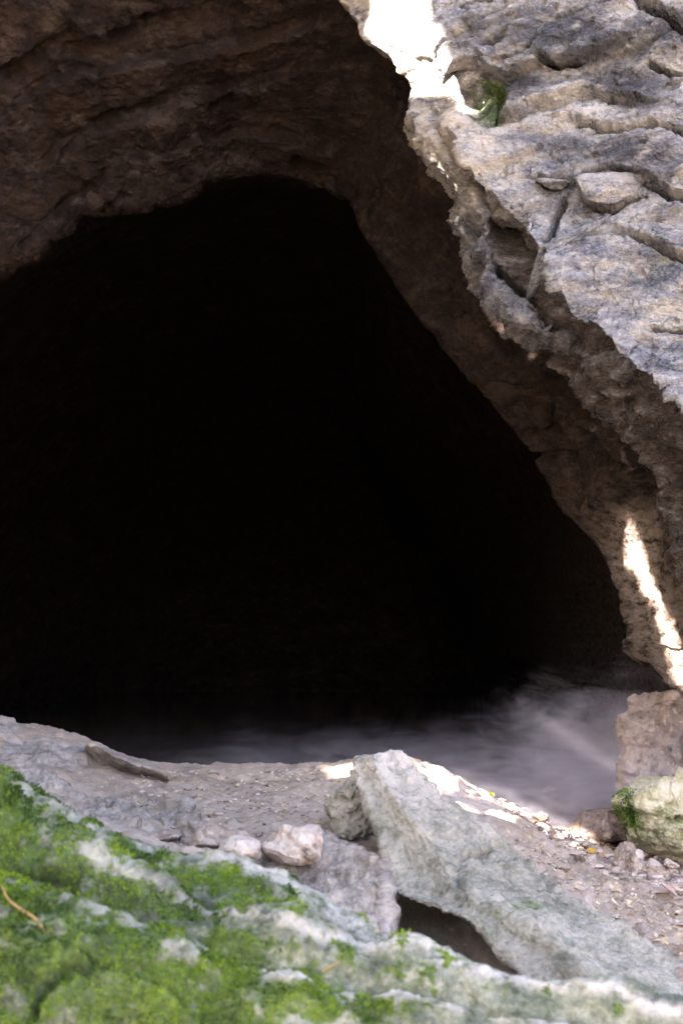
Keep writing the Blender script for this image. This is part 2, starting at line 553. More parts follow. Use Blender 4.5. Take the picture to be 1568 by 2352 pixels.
# ------------------------------------------------------------------ the cave: roof, flank and the dark chamber behind
arch = [(-760, 2100, 10.2), (-720, 1700, 10.3), (-560, 1200, 10.4), (-280, 850, 10.5), (-95, 705, 10.5), (0, 635, 10.5), (60, 590, 10.5), (130, 540, 10.5),
        (200, 498, 10.6), (270, 483, 10.6), (350, 475, 10.7), (395, 460, 10.7), (450, 435, 10.8), (520, 406, 10.9), (600, 400, 11.0),
        (680, 408, 11.0), (740, 430, 11.0), (795, 455, 10.9), (826, 520, 10.8), (878, 605, 10.7), (940, 700, 10.6), (1010, 775, 10.5),
        (1100, 882, 10.4), (1172, 972, 10.3), (1240, 1060, 10.2), (1280, 1170, 10.1), (1338, 1230, 10.0), (1385, 1310, 9.9), (1420, 1390, 9.8),
        (1442, 1440, 9.7), (1436, 1490, 9.6), (1500, 1540, 9.5), (1545, 1585, 9.4), (1600, 1660, 9.3), (1640, 1800, 9.2), (1660, 2050, 9.1)]
outer = [(-1700, 1900, 8.6), (-1600, 1500, 8.6), (-1400, 900, 8.6), (-1000, 350, 8.7), (-600, 60, 8.8), (-430, -60, 8.8), (-300, -120, 8.8), (-170, -160, 8.8),
         (-40, -180, 8.8), (90, -190, 8.9), (210, -200, 8.9), (310, -200, 8.9), (410, -200, 8.9), (510, -190, 8.9), (610, -180, 8.9),
         (720, -160, 8.8), (830, -130, 8.7), (960, -60, 8.6), (1080, 50, 8.4), (1160, 200, 8.2), (1220, 340, 8.1), (1300, 470, 8.0),
         (1400, 600, 7.9), (1490, 720, 7.8), (1580, 830, 7.8), (1650, 950, 7.7), (1700, 1050, 7.7), (1740, 1150, 7.7), (1780, 1250, 7.6),
         (1810, 1330, 7.6), (1830, 1400, 7.6), (1860, 1480, 7.6), (1890, 1560, 7.6), (1920, 1650, 7.6), (1950, 1800, 7.6), (1980, 2050, 7.6)]
rows = []
for (ax, ay, aY), (ox, oy, oY) in zip(arch, outer):
    ax_, ay_ = float(ax), float(ay)
    c = np.array([640.0, 1250.0])
    d = np.array([ax_, ay_]) - c
    d = d / np.linalg.norm(d)
    e = P(ax_, ay_, aY)
    o1 = P(ox, oy, oY)
    W = lambda r, dy: e + np.array([d[0] * r, dy, -d[1] * r])
    inn = [e * 0 + np.array([3.6, 34.0, -3.0]), W(-0.2, 21.0) + np.array([1.5, 0, -1.2]), W(1.0, 15.0), W(1.7, 8.0), W(1.3, 4.0)] + ([W(0.71, 2.0), W(0.285, 0.7)] if ax < 790 else [W(0.9, 1.8), W(0.32, 0.65)])
    mids = []
    for k in (0.16, 0.36, 0.58, 0.8):
        m = e * (1 - k) + o1 * k
        bulge = 0.28 * math.sin(math.pi * k) if ax > 900 else 0.12 * math.sin(math.pi * k)
        m = m + np.array([-0.3, 0.2, 0.0]) * 0 + np.array([d[0], 0.35, -d[1]]) * (-bulge * 0.0) + np.array([0, bulge, 0])
        mids.append(m)
    out = [o1, o1 + np.array([d[0] * 0.5, -0.5, -d[1] * 0.6]), o1 + np.array([d[0] * 1.2, -0.7, -d[1] * 2.5]), o1 + np.array([d[0] * 2.0, 1.5, -d[1] * 6.0])]
    rows.append(inn + [e] + mids + out)
rows = np.array(rows)
# along the arch: fine where seen; across: coarse in the dark chamber and outside the frame
nA = len(arch)
tu = np.concatenate([np.linspace(0, 4, 40, endpoint=False), np.linspace(4, 33, 620, endpoint=False), np.linspace(33, nA - 1, 30)])
tv = np.concatenate([np.linspace(0, 5, 24, endpoint=False), np.linspace(5, 7, 40, endpoint=False), np.linspace(7, 12, 260, endpoint=False), np.linspace(12, 15, 24)])
strata = rotmat('Y', 35)
def cave_disp(V):
    return rock_disp(V, strata, 2.2, ((0.9, 0.05), (0.33, 0.03), (0.12, 0.022)), (1.8, 0.07), (0.35, 0.016), (0.06, 0.016), 11.0, 0.15)
CR_F = [  # cracks and block edges on the flank
    ([(1160, 742), (1175, 800), (1215, 850), (1235, 893), (1262, 925), (1266, 975), (1290, 1005), (1312, 1040), (1322, 1060)], 7, 0.12),
    ([(1095, 880), (1150, 895), (1215, 883), (1235, 893)], 6, 0.07),
    ([(1195, 990), (1240, 985), (1275, 988)], 6, 0.09),
    ([(1225, 1040), (1270, 1046), (1312, 1050)], 9, 0.12),
    ([(1330, 1000), (1380, 1005), (1430, 1040), (1466, 1052)], 10, 0.16),
    ([(1385, 1040), (1430, 1065), (1466, 1075)], 18, 0.20),
    ([(1320, 1060), (1315, 1110), (1330, 1160)], 8, 0.07),
    ([(1400, 1120), (1460, 1130), (1500, 1180)], 14, 0.10),
    ([(1020, 690), (1090, 760), (1150, 845)], 14, 0.08),
    ([(690, 380), (730, 400), (760, 420)], 16, 0.2),
    ([(150, 350), (200, 300), (260, 270)], 14, 0.12), ([(260, 270), (330, 255), (400, 225)], 12, 0.10),
    ([(480, 230), (540, 215), (560, 205)], 10, 0.12), ([(170, 120), (260, 95), (330, 70)], 20, 0.16), ([(330, 70), (480, 40), (560, 20)], 22, 0.16),
    ([(20, 180), (90, 120), (170, 85)], 20, 0.12), ([(120, 560), (210, 500), (300, 440)], 10, 0.08), ([(60, 560), (140, 470), (240, 400)], 12, 0.08),
]
def cave_sculpt(Q, V):
    j = jitter(V, 0.35, 22)
    h = np.zeros(len(Q))
    for poly, r, a in CR_F:
        h += groove(Q, poly, r, a, j)
    h += step(Q, [(1085, 640), (1130, 700), (1210, 790), (1300, 900), (1400, 985), (1470, 1050)], -0.10, 60, 40, j)
    h += step(Q, [(60, 420), (160, 320), (260, 280), (400, 230), (560, 190), (700, 150), (860, 120)], 0.09, 60, 40, j)
    h += step(Q, [(-40, 300), (80, 210), (230, 150), (420, 120), (600, 80), (760, 40)], 0.10, 60, 50, j)
    h += step(Q, [(40, 560), (180, 440), (330, 360), (480, 320), (640, 310), (780, 350)], 0.07, 50, 40, j)
    h -= 0.14 * blob(Q, (1490, 1200), 30, 90)
    h -= 0.10 * blob(Q, (720, 385), 30, 18)
    return h * (V[:, 1] < 13)
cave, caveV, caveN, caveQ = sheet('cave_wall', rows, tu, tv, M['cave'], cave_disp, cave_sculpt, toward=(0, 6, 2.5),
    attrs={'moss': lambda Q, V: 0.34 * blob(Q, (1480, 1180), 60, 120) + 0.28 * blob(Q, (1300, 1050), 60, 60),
           'pale': lambda Q, V: 0.45 * smooth(1180, 1450, Q[:, 0]) * smooth(1000, 1350, Q[:, 1]) + 1.0 * np.exp(-(polydist(Q, [(1440, 1210), (1455, 1290), (1500, 1390), (1560, 1540)])[0] / 40) ** 2)})  # second pale term paints the sun stripe's brightness into the rock colour
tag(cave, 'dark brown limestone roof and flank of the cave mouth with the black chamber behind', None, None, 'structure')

cave_front = np.zeros((len(tu), len(tv)), bool); cave_front[:, tv >= 7.0] = True
cave_front = cave_front.ravel()

# ------------------------------------------------------------------ the pale cliff on the right
edge = np.array([(560, -1500), (640, -700), (735, -120), (778, 0), (836, 95), (892, 142), (946, 200), (960, 250), (961, 290), (986, 352), (1021, 400), (1045, 470), (1049, 550),
                 (1083, 635), (1120, 692), (1200, 775), (1300, 880), (1390, 972), (1468, 1060), (1493, 1130), (1523, 1200), (1545, 1260), (1568, 1340), (1640, 1500), (1720, 1700), (1800, 2150)], float)
GL = [(1010, 250), (1055, 341), (1081, 398), (1123, 435), (1160, 482), (1218, 545), (1262, 610), (1279, 662), (1312, 715), (1366, 740), (1415, 798), (1465, 848), (1515, 873), (1568, 931), (1720, 1070), (2000, 1300)]
KL = [(960, -300), (978, -60), (985, 0), (992, 52), (1013, 100), (1039, 126), (1066, 152), (1072, 185), (1090, 240), (1120, 275)]
qy = np.concatenate([np.linspace(-1500, -80, 70, endpoint=False), np.linspace(-80, 1400, 660, endpoint=False), np.linspace(1400, 2150, 70)])
ex = np.interp(qy, edge[:, 1], edge[:, 0])
k5 = np.ones(9) / 9
ex = np.convolve(np.pad(ex, 4, 'edge'), k5, 'valid')
nb = 46                                             # columns that turn the corner back into the hill
tf = np.concatenate([np.linspace(0, 1, 370, endpoint=False) * 0.75, np.linspace(0.75, 1.0, 24)])
nc = nb + len(tf)
QX = np.zeros((len(qy), nc)); QY = np.repeat(qy[:, None], nc, 1); YY = np.zeros_like(QX)
right = 2150.0
for j, t in enumerate(tf):
    QX[:, nb + j] = ex + (right - ex) * t
fq = np.stack([QX[:, nb:].ravel(), QY[:, nb:].ravel()], 1)
base = 7.05 - 0.9 * (fq[:, 0] - np.repeat(ex, len(tf))) / 800 + 0.0010 * (700 - fq[:, 1])
d, s = polydist(fq, GL)
s = s * d                                           # + below / left of the bulge
base = base + np.where(fq[:, 1] > 250, 0.18 * smooth(-6, 18, s) + 0.95 * smooth(0, 210, s), 0) - 0.12 * np.exp(-(np.maximum(-s, 0) / 60)) * (fq[:, 1] > 250)
lip = np.exp(-(np.abs(fq[:, 0] - np.repeat(ex, len(tf)) - 32) / 42) ** 2) * smooth(370, 600, fq[:, 1]) * smooth(920, 720, fq[:, 1])
base = base - 0.30 * lip + 0.10 * np.exp(-(np.abs(fq[:, 0] - np.repeat(ex, len(tf)) - 120) / 30) ** 2) * smooth(430, 520, fq[:, 1]) * smooth(800, 700, fq[:, 1])
d, s = polydist(fq, KL)
s = s * d
base = base + np.where(fq[:, 1] < 300, (0.13 * smooth(-3, 10, s) + 0.85 * np.clip(s / 200, 0, 1)) * smooth(290, 200, fq[:, 1]), 0)
YY[:, nb:] = base.reshape(len(qy), -1)
Y0 = YY[:, nb]
sl = (YY[:, nb + 4] - YY[:, nb]) / 4
for j in range(nb):
    a = 1 - j / nb                                  # 1 = deep end
    QX[:, j] = ex + 190 * a ** 2.2 - 6 * math.sin(math.pi * min(1, a * 6)) 
    YY[:, j] = Y0 + 3.2 * a ** 1.35
G = P(QX, QY, YY)
Nn = normals(G)
V = G.reshape(-1, 3); N = Nn.reshape(-1, 3)
if (N[:, 1].reshape(len(qy), nc)[:, nb + 50:]).mean() > 0: N = -N
strataD = rotmat('Y', -10)
h = rock_disp(V, strataD, 2.4, ((0.62, 0.14), (0.24, 0.055)), (1.3, 0.09), (0.30, 0.008), (0.3, 0.0), 3.0, 0.06)
Q = proj(V)
j = jitter(V, 0.22, 16)
CR_D = [([(1055, 21), (1090, 12), (1123, 8)], 7, 0.08), ([(1239, 136), (1275, 144), (1317, 131)], 9, 0.13),
        ([(1322, 286), (1354, 291), (1401, 299), (1469, 299), (1568, 309), (1700, 300)], 6, 0.09),
        ([(1233, 403), (1275, 414), (1317, 409), (1338, 398), (1406, 396), (1464, 401), (1501, 419), (1532, 445), (1568, 451), (1700, 480)], 7, 0.12),
        ([(1338, 451), (1401, 474), (1448, 451), (1480, 440)], 8, 0.13), ([(1296, 445), (1270, 487), (1265, 513), (1249, 574), (1240, 600)], 9, 0.16),
        ([(1440, 530), (1500, 562), (1568, 582), (1700, 600)], 8, 0.12), ([(1469, 21), (1516, 37), (1553, 68), (1600, 80)], 10, 0.13),
        ([(1495, 147), (1537, 168), (1600, 176)], 9, 0.12), ([(1500, 744), (1568, 742), (1660, 735)], 6, 0.10), ([(1400, 0), (1500, 10), (1568, -10)], 12, 0.1),
        ([(1120, 110), (1150, 95), (1160, 80)], 8, 0.06), ([(1100, 470), (1140, 540), (1190, 590), (1230, 640)], 16, 0.12), ([(1060, 400), (1090, 450), (1130, 480)], 12, 0.12),
        ([(1100, 560), (1180, 660), (1260, 740), (1320, 800)], 12, 0.10), ([(1120, 690), (1160, 730), (1230, 780)], 10, 0.08), ([(1240, 810), (1330, 870), (1400, 930)], 16, 0.08),
        ([(1480, 1010), (1520, 1060), (1568, 1110)], 18, 0.10), ([(1440, 930), (1500, 960), (1568, 1010)], 14, 0.07), ([(1000, 300), (1030, 350), (1075, 395)], 9, 0.08)]
for poly, r, a in CR_D:
    h += groove(Q, poly, r * 0.75, a * 2.3, j * 0.7)
h += step(Q, [(1066, 152), (1113, 162), (1165, 168), (1202, 162), (1233, 149), (1300, 140), (1420, 100)], -0.10, 12, 60, j * 0.5)
h += step(Q, [(1155, 252), (1191, 262), (1233, 241), (1270, 244), (1307, 225), (1364, 215), (1450, 235)], -0.08, 11, 55, j * 0.5)
h += step(Q, [(1322, 286), (1401, 299), (1469, 299), (1568, 309)], -0.06, 9, 40, j * 0.5)
h += step(Q, [(1233, 403), (1317, 409), (1406, 396), (1501, 419), (1568, 451)], -0.065, 10, 50, j * 0.5)
h += step(Q, [(1440, 530), (1500, 562), (1568, 582)], -0.06, 10, 50, j * 0.5)
h += step(Q, [(1366, 740), (1415, 798), (1465, 848), (1515, 873), (1568, 931)], -0.07, 10, 40, j * 0.5)
h -= 0.16 * np.clip(1.6 * blob(Q, (1118, 225), 34, 42), 0, 1)                      # mossy alcove
h += 0.07 * np.clip(1.5 * blob(Q, (1395, 428), 70, 24), 0, 1)                      # wedged block
dk, sk = polydist(Q, KL)
h = h * (1 - 0.5 * smooth(0, 12, dk * sk) * smooth(320, 220, Q[:, 1]))
W = np.ones((len(qy), nc)); W[:, :10] = 0
V2 = V + N * (h * W.ravel())[:, None]
N2 = normals(V2.reshape(len(qy), nc, 3)).reshape(-1, 3)
N2 = N2 * np.sign((N2 * N).sum(1).mean())
N2 = 0.6 * N2 + 0.4 * N
f1_, f2_, ci_, _c = voronoi((V2 + 0.02 * fbm(V2 / 0.07, 2)[:, None]) / 0.075)
pits = smooth(0.42, 0.05, f1_) * (_rnd[ci_, 3] > 0.62)
h2 = 0.022 * facets(V2 @ strataD * np.array([1, 1, 1.8]), 0.13, 0.1)[0] + 0.011 * fbm(V2 / 0.04, 3, 0.6) - 0.03 * pits
V2 = V2 + N2 * (h2 * W.ravel() * (1 - 0.5 * smooth(0, 12, dk * sk) * smooth(320, 220, Q[:, 1])))[:, None]
mossD = 0.95 * np.clip(1.7 * blob(Q, (1118, 225), 42, 52), 0, 1) + 0.36 * blob(Q, (1130, 560), 60, 90) + 0.3 * blob(Q, (1250, 620), 50, 80) + 0.27 * blob(Q, (1290, 470), 80, 60) + 0.3 * blob(Q, (1520, 560), 90, 60) + 0.30 * blob(Q, (1380, 520), 90, 50) + 0.28 * blob(Q, (1200, 380), 70, 50) + 0.26 * blob(Q, (1450, 640), 120, 60)
paleD = 0.85 * smooth(330, 60, np.abs(Q[:, 0] - np.interp(Q[:, 1], edge[:, 1], edge[:, 0])) * 1.1) * smooth(620, 300, Q[:, 1]) + 0.5 * blob(Q, (1390, 430), 80, 30) + 0.35 * blob(Q, (1400, 290), 150, 25) + 0.4 * blob(Q, (1480, 500), 120, 50)
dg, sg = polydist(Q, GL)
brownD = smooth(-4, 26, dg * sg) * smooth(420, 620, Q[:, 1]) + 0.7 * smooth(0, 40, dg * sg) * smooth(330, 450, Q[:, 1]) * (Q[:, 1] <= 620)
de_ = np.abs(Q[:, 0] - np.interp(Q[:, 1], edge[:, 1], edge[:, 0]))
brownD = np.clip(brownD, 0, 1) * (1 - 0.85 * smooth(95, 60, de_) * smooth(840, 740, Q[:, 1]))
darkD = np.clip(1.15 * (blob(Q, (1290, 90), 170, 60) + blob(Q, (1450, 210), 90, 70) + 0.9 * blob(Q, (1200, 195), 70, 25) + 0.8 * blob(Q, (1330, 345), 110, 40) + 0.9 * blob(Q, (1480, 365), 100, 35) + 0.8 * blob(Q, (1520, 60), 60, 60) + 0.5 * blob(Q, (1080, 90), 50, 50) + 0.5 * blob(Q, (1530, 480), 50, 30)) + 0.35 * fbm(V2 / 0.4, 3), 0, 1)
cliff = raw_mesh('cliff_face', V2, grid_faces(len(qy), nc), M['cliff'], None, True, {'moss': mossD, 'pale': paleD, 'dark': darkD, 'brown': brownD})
tag(cliff, 'weathered grey and tan limestone cliff right of the cave mouth', None, None, 'structure')
front = np.zeros((len(qy), nc), bool); front[:, nb - 3:] = True
cliffV, cliffQ = V2[front.ravel()], proj(V2[front.ravel()])

def block(parent, pts, surfV, surfQ, mat, seed, proud=0.05):
    c = np.mean(pts, 0)
    pts = c + (np.array(pts, float) - c) * 1.18 + np.array([0, 4])
    m = ((surfQ - c) ** 2).sum(1) < 15 ** 2
    y = float(np.percentile(surfV[m][:, 1], 30)) - proud + 0.06
    o = ring_rock('rock_block', pts, y, 0.22, mat, 0.014, 0.14, 60, 80, 0.3, seed=seed, pale=lambda Q, V: 0.45 + 0 * Q[:, 0], cuts=14)[0]
    o.parent = parent
    return o
block(cliff, [(1322, 412), (1338, 402), (1372, 400), (1405, 399), (1440, 402), (1462, 408), (1456, 424), (1448, 436), (1425, 450), (1401, 460), (1368, 456), (1340, 446), (1330, 430)], cliffV, cliffQ, M['cliff'], 41.0)
block(cliff, [(1234, 408), (1262, 404), (1300, 408), (1312, 416), (1292, 428), (1260, 424)], cliffV, cliffQ, M['cliff'], 42.0)
caveQf = proj(caveV[cave_front])
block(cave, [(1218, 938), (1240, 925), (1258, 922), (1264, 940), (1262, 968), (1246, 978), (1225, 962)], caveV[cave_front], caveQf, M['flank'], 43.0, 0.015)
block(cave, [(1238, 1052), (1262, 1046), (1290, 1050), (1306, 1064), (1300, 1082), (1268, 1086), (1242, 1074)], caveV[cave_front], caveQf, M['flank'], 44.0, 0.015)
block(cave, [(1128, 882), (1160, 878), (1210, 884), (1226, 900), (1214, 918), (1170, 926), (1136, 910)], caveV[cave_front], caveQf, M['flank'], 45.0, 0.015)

# ------------------------------------------------------------------ ground
gc = [P(*a) for a in [(400, 1930, 5.0), (300, 1850, 5.8), (560, 1766, 7.2), (350, 1770, 7.3), (780, 1765, 7.1), (700, 1830, 6.2), (500, 1830, 6.1), (760, 1900, 5.3), (930, 1748, 7.0),
      (1050, 1780, 6.9), (1130, 1832, 6.8), (1200, 1868, 6.8), (1250, 1893, 6.9), (1000, 1800, 6.3), (1100, 1860, 6.0), (1200, 1935, 5.6), (1300, 1995, 5.3), (1400, 2090, 4.9), (1568, 2140, 4.8),
      (1500, 2250, 4.2), (1568, 2040, 5.5), (1450, 2025, 5.8), (1350, 1960, 6.6), (1290, 1925, 7.2), (1300, 1905, 8.0), (1400, 1900, 8.0), (1520, 1960, 7.0), (1560, 2000, 6.4),
      (200, 1700, 7.5), (-100, 1660, 7.2), (700, 2100, 4.1), (560, 2000, 4.6)]]
gc += [np.array(a, float) for a in [(-3, 8.6, 0.3), (-1.5, 8.4, 0.0), (-0.5, 8.2, 0.0), (0.4, 8.2, 0.0), (1.2, 8.6, 0.05), (2, 9.0, 0.10), (3, 8.5, 0.5), (3.2, 7.0, 0.5), (3.2, 5.5, 0.35),
      (-3, 11, -0.2), (0, 10, -0.3), (2, 11, -0.1), (0, 14, -0.3), (-4, 6.5, 1.1), (-4, 4, 1.0), (-2, 3.2, 0.6), (0.30, 4.05, -0.35), (0.55, 3.75, -0.35), (0, 3.0, 0.30), (1, 3.0, 0.15), (2, 3.6, 0.2), (0, 1, 0.1), (-3, 1, 0.3), (3, 1, 0.1)]]
gc = np.array(gc)
def tps(A, B):
    r2 = ((A[:, None, :2] - B[None, :, :2]) ** 2).sum(2)
    return 0.5 * r2 * np.log(r2 + 1e-6)
n = len(gc)
K = np.zeros((n + 3, n + 3))
K[:n, :n] = tps(gc, gc) + np.eye(n) * 0.02
K[:n, n] = 1; K[:n, n + 1:] = gc[:, :2]; K[n, :n] = 1; K[n + 1:, :n] = gc[:, :2].T
sol = np.linalg.solve(K, np.concatenate([gc[:, 2], np.zeros(3)]))
def ground_z(XY):
    z = tps(XY, gc) @ sol[:n] + sol[n] + XY @ sol[n + 1:]
    far = smooth(0, 3.0, np.maximum(np.maximum(np.abs(XY[:, 0]) - 3.3, XY[:, 1] - 13), 1 - XY[:, 1]))
    z = np.clip(z, -0.4, 1.4)
    bank = 3.5 * smooth(-3.5, -13, XY[:, 1]) + 4.0 * smooth(6, 16, XY[:, 0]) * (XY[:, 1] < 8)  # added rise out of view behind the camera, cuts off low sky light
    return z * (1 - far) + far * (np.where(XY[:, 1] > 8, -0.25, 0.35) + bank)
gx = np.concatenate([np.linspace(-60, -3.3, 40, endpoint=False), np.linspace(-3.3, 3.3, 480, endpoint=False), np.linspace(3.3, 60, 40)])
gy = np.concatenate([np.linspace(-60, 3.2, 50, endpoint=False), np.linspace(3.2, 9.0, 400, endpoint=False), np.linspace(9.0, 60, 70)])
GX, GY = np.meshgrid(gx, gy, indexing='ij')
XY = np.stack([GX.ravel(), GY.ravel()], 1)
z0 = np.concatenate([ground_z(c) for c in np.array_split(XY, 12)])
V = np.column_stack([XY, z0])
Q = proj(V)
h = 0.035 * fbm(V / 0.7, 3) + 0.018 * fbm(V / 0.13, 3) + 0.012 * fbm(V / 0.035, 2)
gully = blob(Q, (1400, 1960), 120, 60)
f, e = facets(V, 0.16)
h += 0.05 * f * np.clip(gully * 1.4, 0, 1)
f, e = facets(V, 0.45)
h += 0.05 * f * smooth(900, 1050, Q[:, 0]) * (V[:, 1] < 7.4)
V[:, 2] += h * (np.abs(V[:, 0]) < 3.4)
paleG = 0.6 * smooth(0.12, 0.0, np.abs(V[:, 1] - 6.75)) * smooth(0.1, 0.5, V[:, 0]) * (V[:, 0] < 1.2) + 0.9 * np.clip(1.5 * blob(Q, (1070, 1825), 130, 60), 0, 1) * smooth(0.36, 0.44, V[:, 2])  # pinkish white rock on crest and slope, with sunlight painted into its colour
ground = raw_mesh('ground', V, grid_faces(len(gx), len(gy)), M['floor'], None, True, {'moss': np.zeros(len(V)), 'pale': paleG})
tag(ground, 'silty grey cave floor strewn with leaf chips', None, None, 'structure')
groundV, groundQ = V, proj(V)

def drop(x, y):
    """ground height under a point, from the finished ground sheet"""
    i = np.searchsorted(gx, x); j_ = np.searchsorted(gy, y)
    return float(V_ground[min(i, len(gx) - 1), min(j_, len(gy) - 1), 2])
V_ground = V.reshape(len(gx), len(gy), 3)

# water
wm = bpy.data.materials.new('muddy_pool_water')
wm.use_nodes = True
nt = wm.node_tree
b = nt.nodes['Principled BSDF']
b.inputs['Base Color'].default_value = (0.13, 0.095, 0.075, 1)
b.inputs['Roughness'].default_value = 0.06
geo = nt.nodes.new('ShaderNodeNewGeometry')
bp = nt.nodes.new('ShaderNodeBump')
bp.inputs['Strength'].default_value = 0.08
bp.inputs['Distance'].default_value = 0.01
nt.links.new(noise_n(nt, geo.outputs['Position'], 9, 3), bp.inputs['Height'])
nt.links.new(bp.outputs[0], b.inputs['Normal'])
wx, wy = np.linspace(-6, 6, 60), np.linspace(6.6, 30, 100)
A, B_ = np.meshgrid(wx, wy, indexing='ij')
water = raw_mesh('water', np.column_stack([A.ravel(), B_.ravel(), np.full(A.size, 0.21) + 0.002 * perlin(np.column_stack([A.ravel() * 2, B_.ravel() * 2, A.ravel() * 0]))]), grid_faces(60, 100), wm)
tag(water, 'still brown pool water at the cave mouth', None, None, 'structure')

# ------------------------------------------------------------------ foreground boulder with moss: three stepped ledges, one rock
LEDGE = [  # crest line of each ledge (photo point, distance)
    [(-2100, 1760, 3.5), (-1100, 1640, 3.6), (-420, 1660, 3.62), (-200, 1715, 3.60), (0, 1780, 3.58), (60, 1802, 3.57), (120, 1835, 3.56), (185, 1882, 3.55), (240, 1928, 3.54), (330, 1945, 3.52), (420, 1952, 3.5), (520, 1970, 3.48), (620, 2000, 3.45),
     (680, 2040, 3.42), (740, 2082, 3.4), (800, 2115, 3.38), (850, 2150, 3.35), (930, 2215, 3.3), (1060, 2300, 3.2), (1300, 2400, 3.1), (1800, 2500, 3.0)],
    [(-2100, 1900, 3.2), (-1100, 1760, 3.3), (-420, 1790, 3.3), (-200, 1825, 3.3), (0, 1868, 3.28), (71, 1888, 3.27), (148, 1920, 3.25), (225, 1966, 3.22), (275, 1999, 3.2), (330, 2016, 3.18), (395, 2046, 3.16), (439, 2074, 3.15), (483, 2092, 3.14), (527, 2086, 3.14), (593, 2093, 3.13),
     (659, 2109, 3.12), (714, 2135, 3.1), (769, 2156, 3.1), (824, 2168, 3.1), (880, 2164, 3.1), (935, 2150, 3.1), (978, 2160, 3.09), (1021, 2194, 3.08), (1070, 2216, 3.06), (1124, 2232, 3.05), (1195, 2245, 3.04), (1260, 2258, 3.02), (1352, 2262, 3.0),
     (1417, 2268, 3.0), (1461, 2292, 2.98), (1485, 2312, 2.97), (1568, 2327, 2.95), (1800, 2390, 2.9)],
    [(-2100, 2050, 2.95), (-1100, 1930, 3.0), (-420, 1960, 3.02), (-200, 1985, 3.0), (-40, 2012, 3.0), (33, 2034, 2.98), (88, 2052, 2.97), (154, 2058, 2.96), (260, 2092, 2.94), (340, 2140, 2.93), (420, 2180, 2.92), (500, 2205, 2.92), (580, 2215, 2.92), (680, 2232, 2.9), (760, 2262, 2.9), (840, 2275, 2.9), (920, 2268, 2.9),
     (1000, 2290, 2.88), (1100, 2320, 2.86), (1250, 2345, 2.84), (1500, 2400, 2.8), (1800, 2450, 2.75)]]
PROF = [(0.62, -0.95), (0.34, -0.30), (0.12, -0.13), (0.045, -0.025), (0.0, 0.0), (-0.05, -0.02), (-0.11, -0.065), (-0.17, -0.135), (-0.225, -0.23), (-0.27, -0.36), (-0.30, -0.55), (-0.31, -0.9)]
CREST = [[(a, b) for a, b, c in L] for L in LEDGE]
def boulder_sculpt(Q, V, k):
    j = jitter(V, 0.12, 26)
    h = np.zeros(len(Q))
    if k == 2:
        h += step(Q, [(0, 2150), (120, 2180), (230, 2210), (330, 2260), (430, 2330)], 0.02, 50, 40, j)
        h += groove(Q, [(70, 2352), (95, 2310), (121, 2274), (170, 2236), (230, 2215)], 16, 0.04, j)
        h += step(Q, [(560, 2270), (700, 2290), (830, 2330), (900, 2352)], 0.018, 40, 40, j)
    if k == 1:
        h += step(Q, [(480, 2140), (600, 2150), (760, 2200), (860, 2215), (960, 2210)], 0.018, 40, 40, j)
        h -= 0.10 * np.clip(1.5 * blob(Q, (122, 2028), 42, 20), 0, 1) + 0.07 * np.clip(1.5 * blob(Q, (14, 2008), 30, 16), 0, 1)
        h += groove(Q, [(170, 2050), (215, 2090), (235, 2120)], 18, 0.05, j)
    return h
def boulder_moss(Q, V, k):
    m = 0.62 * smooth(820, 120, Q[:, 0] + 0.25 * (2200 - Q[:, 1])) + 0.34 * blob(Q, (540, 2220), 260, 120) + 0.30 * blob(Q, (420, 2330), 300, 90) + 0.34 * blob(Q, (800, 2165), 70, 30) + 0.34 * blob(Q, (790, 2330), 110, 50) + 0.20 * blob(Q, (600, 2050), 200, 50) + 0.18 * smooth(1500, 700, Q[:, 0])
    d, s = polydist(Q, CREST[k])
    m = m - (0.24 if k else 0.32) * np.exp(-(d / 18) ** 2)
    return np.clip(0.06 + 0.74 * smooth(-0.42, 0.42, 0.8 * fbm(V / 0.10, 5, 0.7) + (m - 0.38) * 1.15), 0, 1)
def boulder_pale(Q, V, k):
    d, s = polydist(Q, CREST[k])
    return (0.28 + 0.32 * smooth(200, 800, Q[:, 0])) * np.exp(-(d / 20) ** 2) + 0.10 * smooth(400, 1000, Q[:, 0])
mbV, mbN, mbQ, mbF, mbM, mbP, off = [], [], [], [], [], [], 0
for k, L in enumerate(LEDGE):
    rows = np.array([[P(*p) + np.array([0, a * (1.0, 1.0, 1.15)[k], b * (1.0, 1.0, 1.1)[k]]) for a, b in PROF] for p in L])
    tu = np.concatenate([np.linspace(0, 3, 150, endpoint=False), np.linspace(3, len(L) - 1, 540)])
    tv = np.concatenate([np.linspace(0, 2.5, 12, endpoint=False), np.linspace(2.5, 10, 190, endpoint=False), np.linspace(10, 11, 8)])
    G = surf(rows, tu, tv)
    N = normals(G).reshape(-1, 3); V = G.reshape(-1, 3)
    N = N * np.sign(N[:, 2].mean())
    Q = proj(V)
    h = rock_disp(V + 3.7 * k, rotmat('Y', 24), 1.6, ((0.38, 0.035), (0.15, 0.012)), (0.5, 0.045), (0.13, 0.014), (0.024, 0.006), 31.0, 0.12)
    h = h + 0.03 * fbm(V * np.array([2.2, 2.2, 5.0]) @ rotmat('Y', 24), 3) + boulder_sculpt(Q, V, k)
    V2 = V + N * h[:, None]
    Q2 = proj(V2)
    mbV.append(V2); mbN.append(N); mbQ.append(Q2); mbF.append(grid_faces(len(tu), len(tv)) + off); off += len(V2)
    mbM.append(boulder_moss(Q2, V2, k)); mbP.append(boulder_pale(Q2, V2, k))
mbV, mbN, mbQ, mbF, mbM, mbP = (np.concatenate(z) for z in (mbV, mbN, mbQ, mbF, mbM, mbP))
mb = raw_mesh('mossy_boulder', mbV, mbF, M['mossy'], None, True, {'moss': mbM, 'pale': mbP})
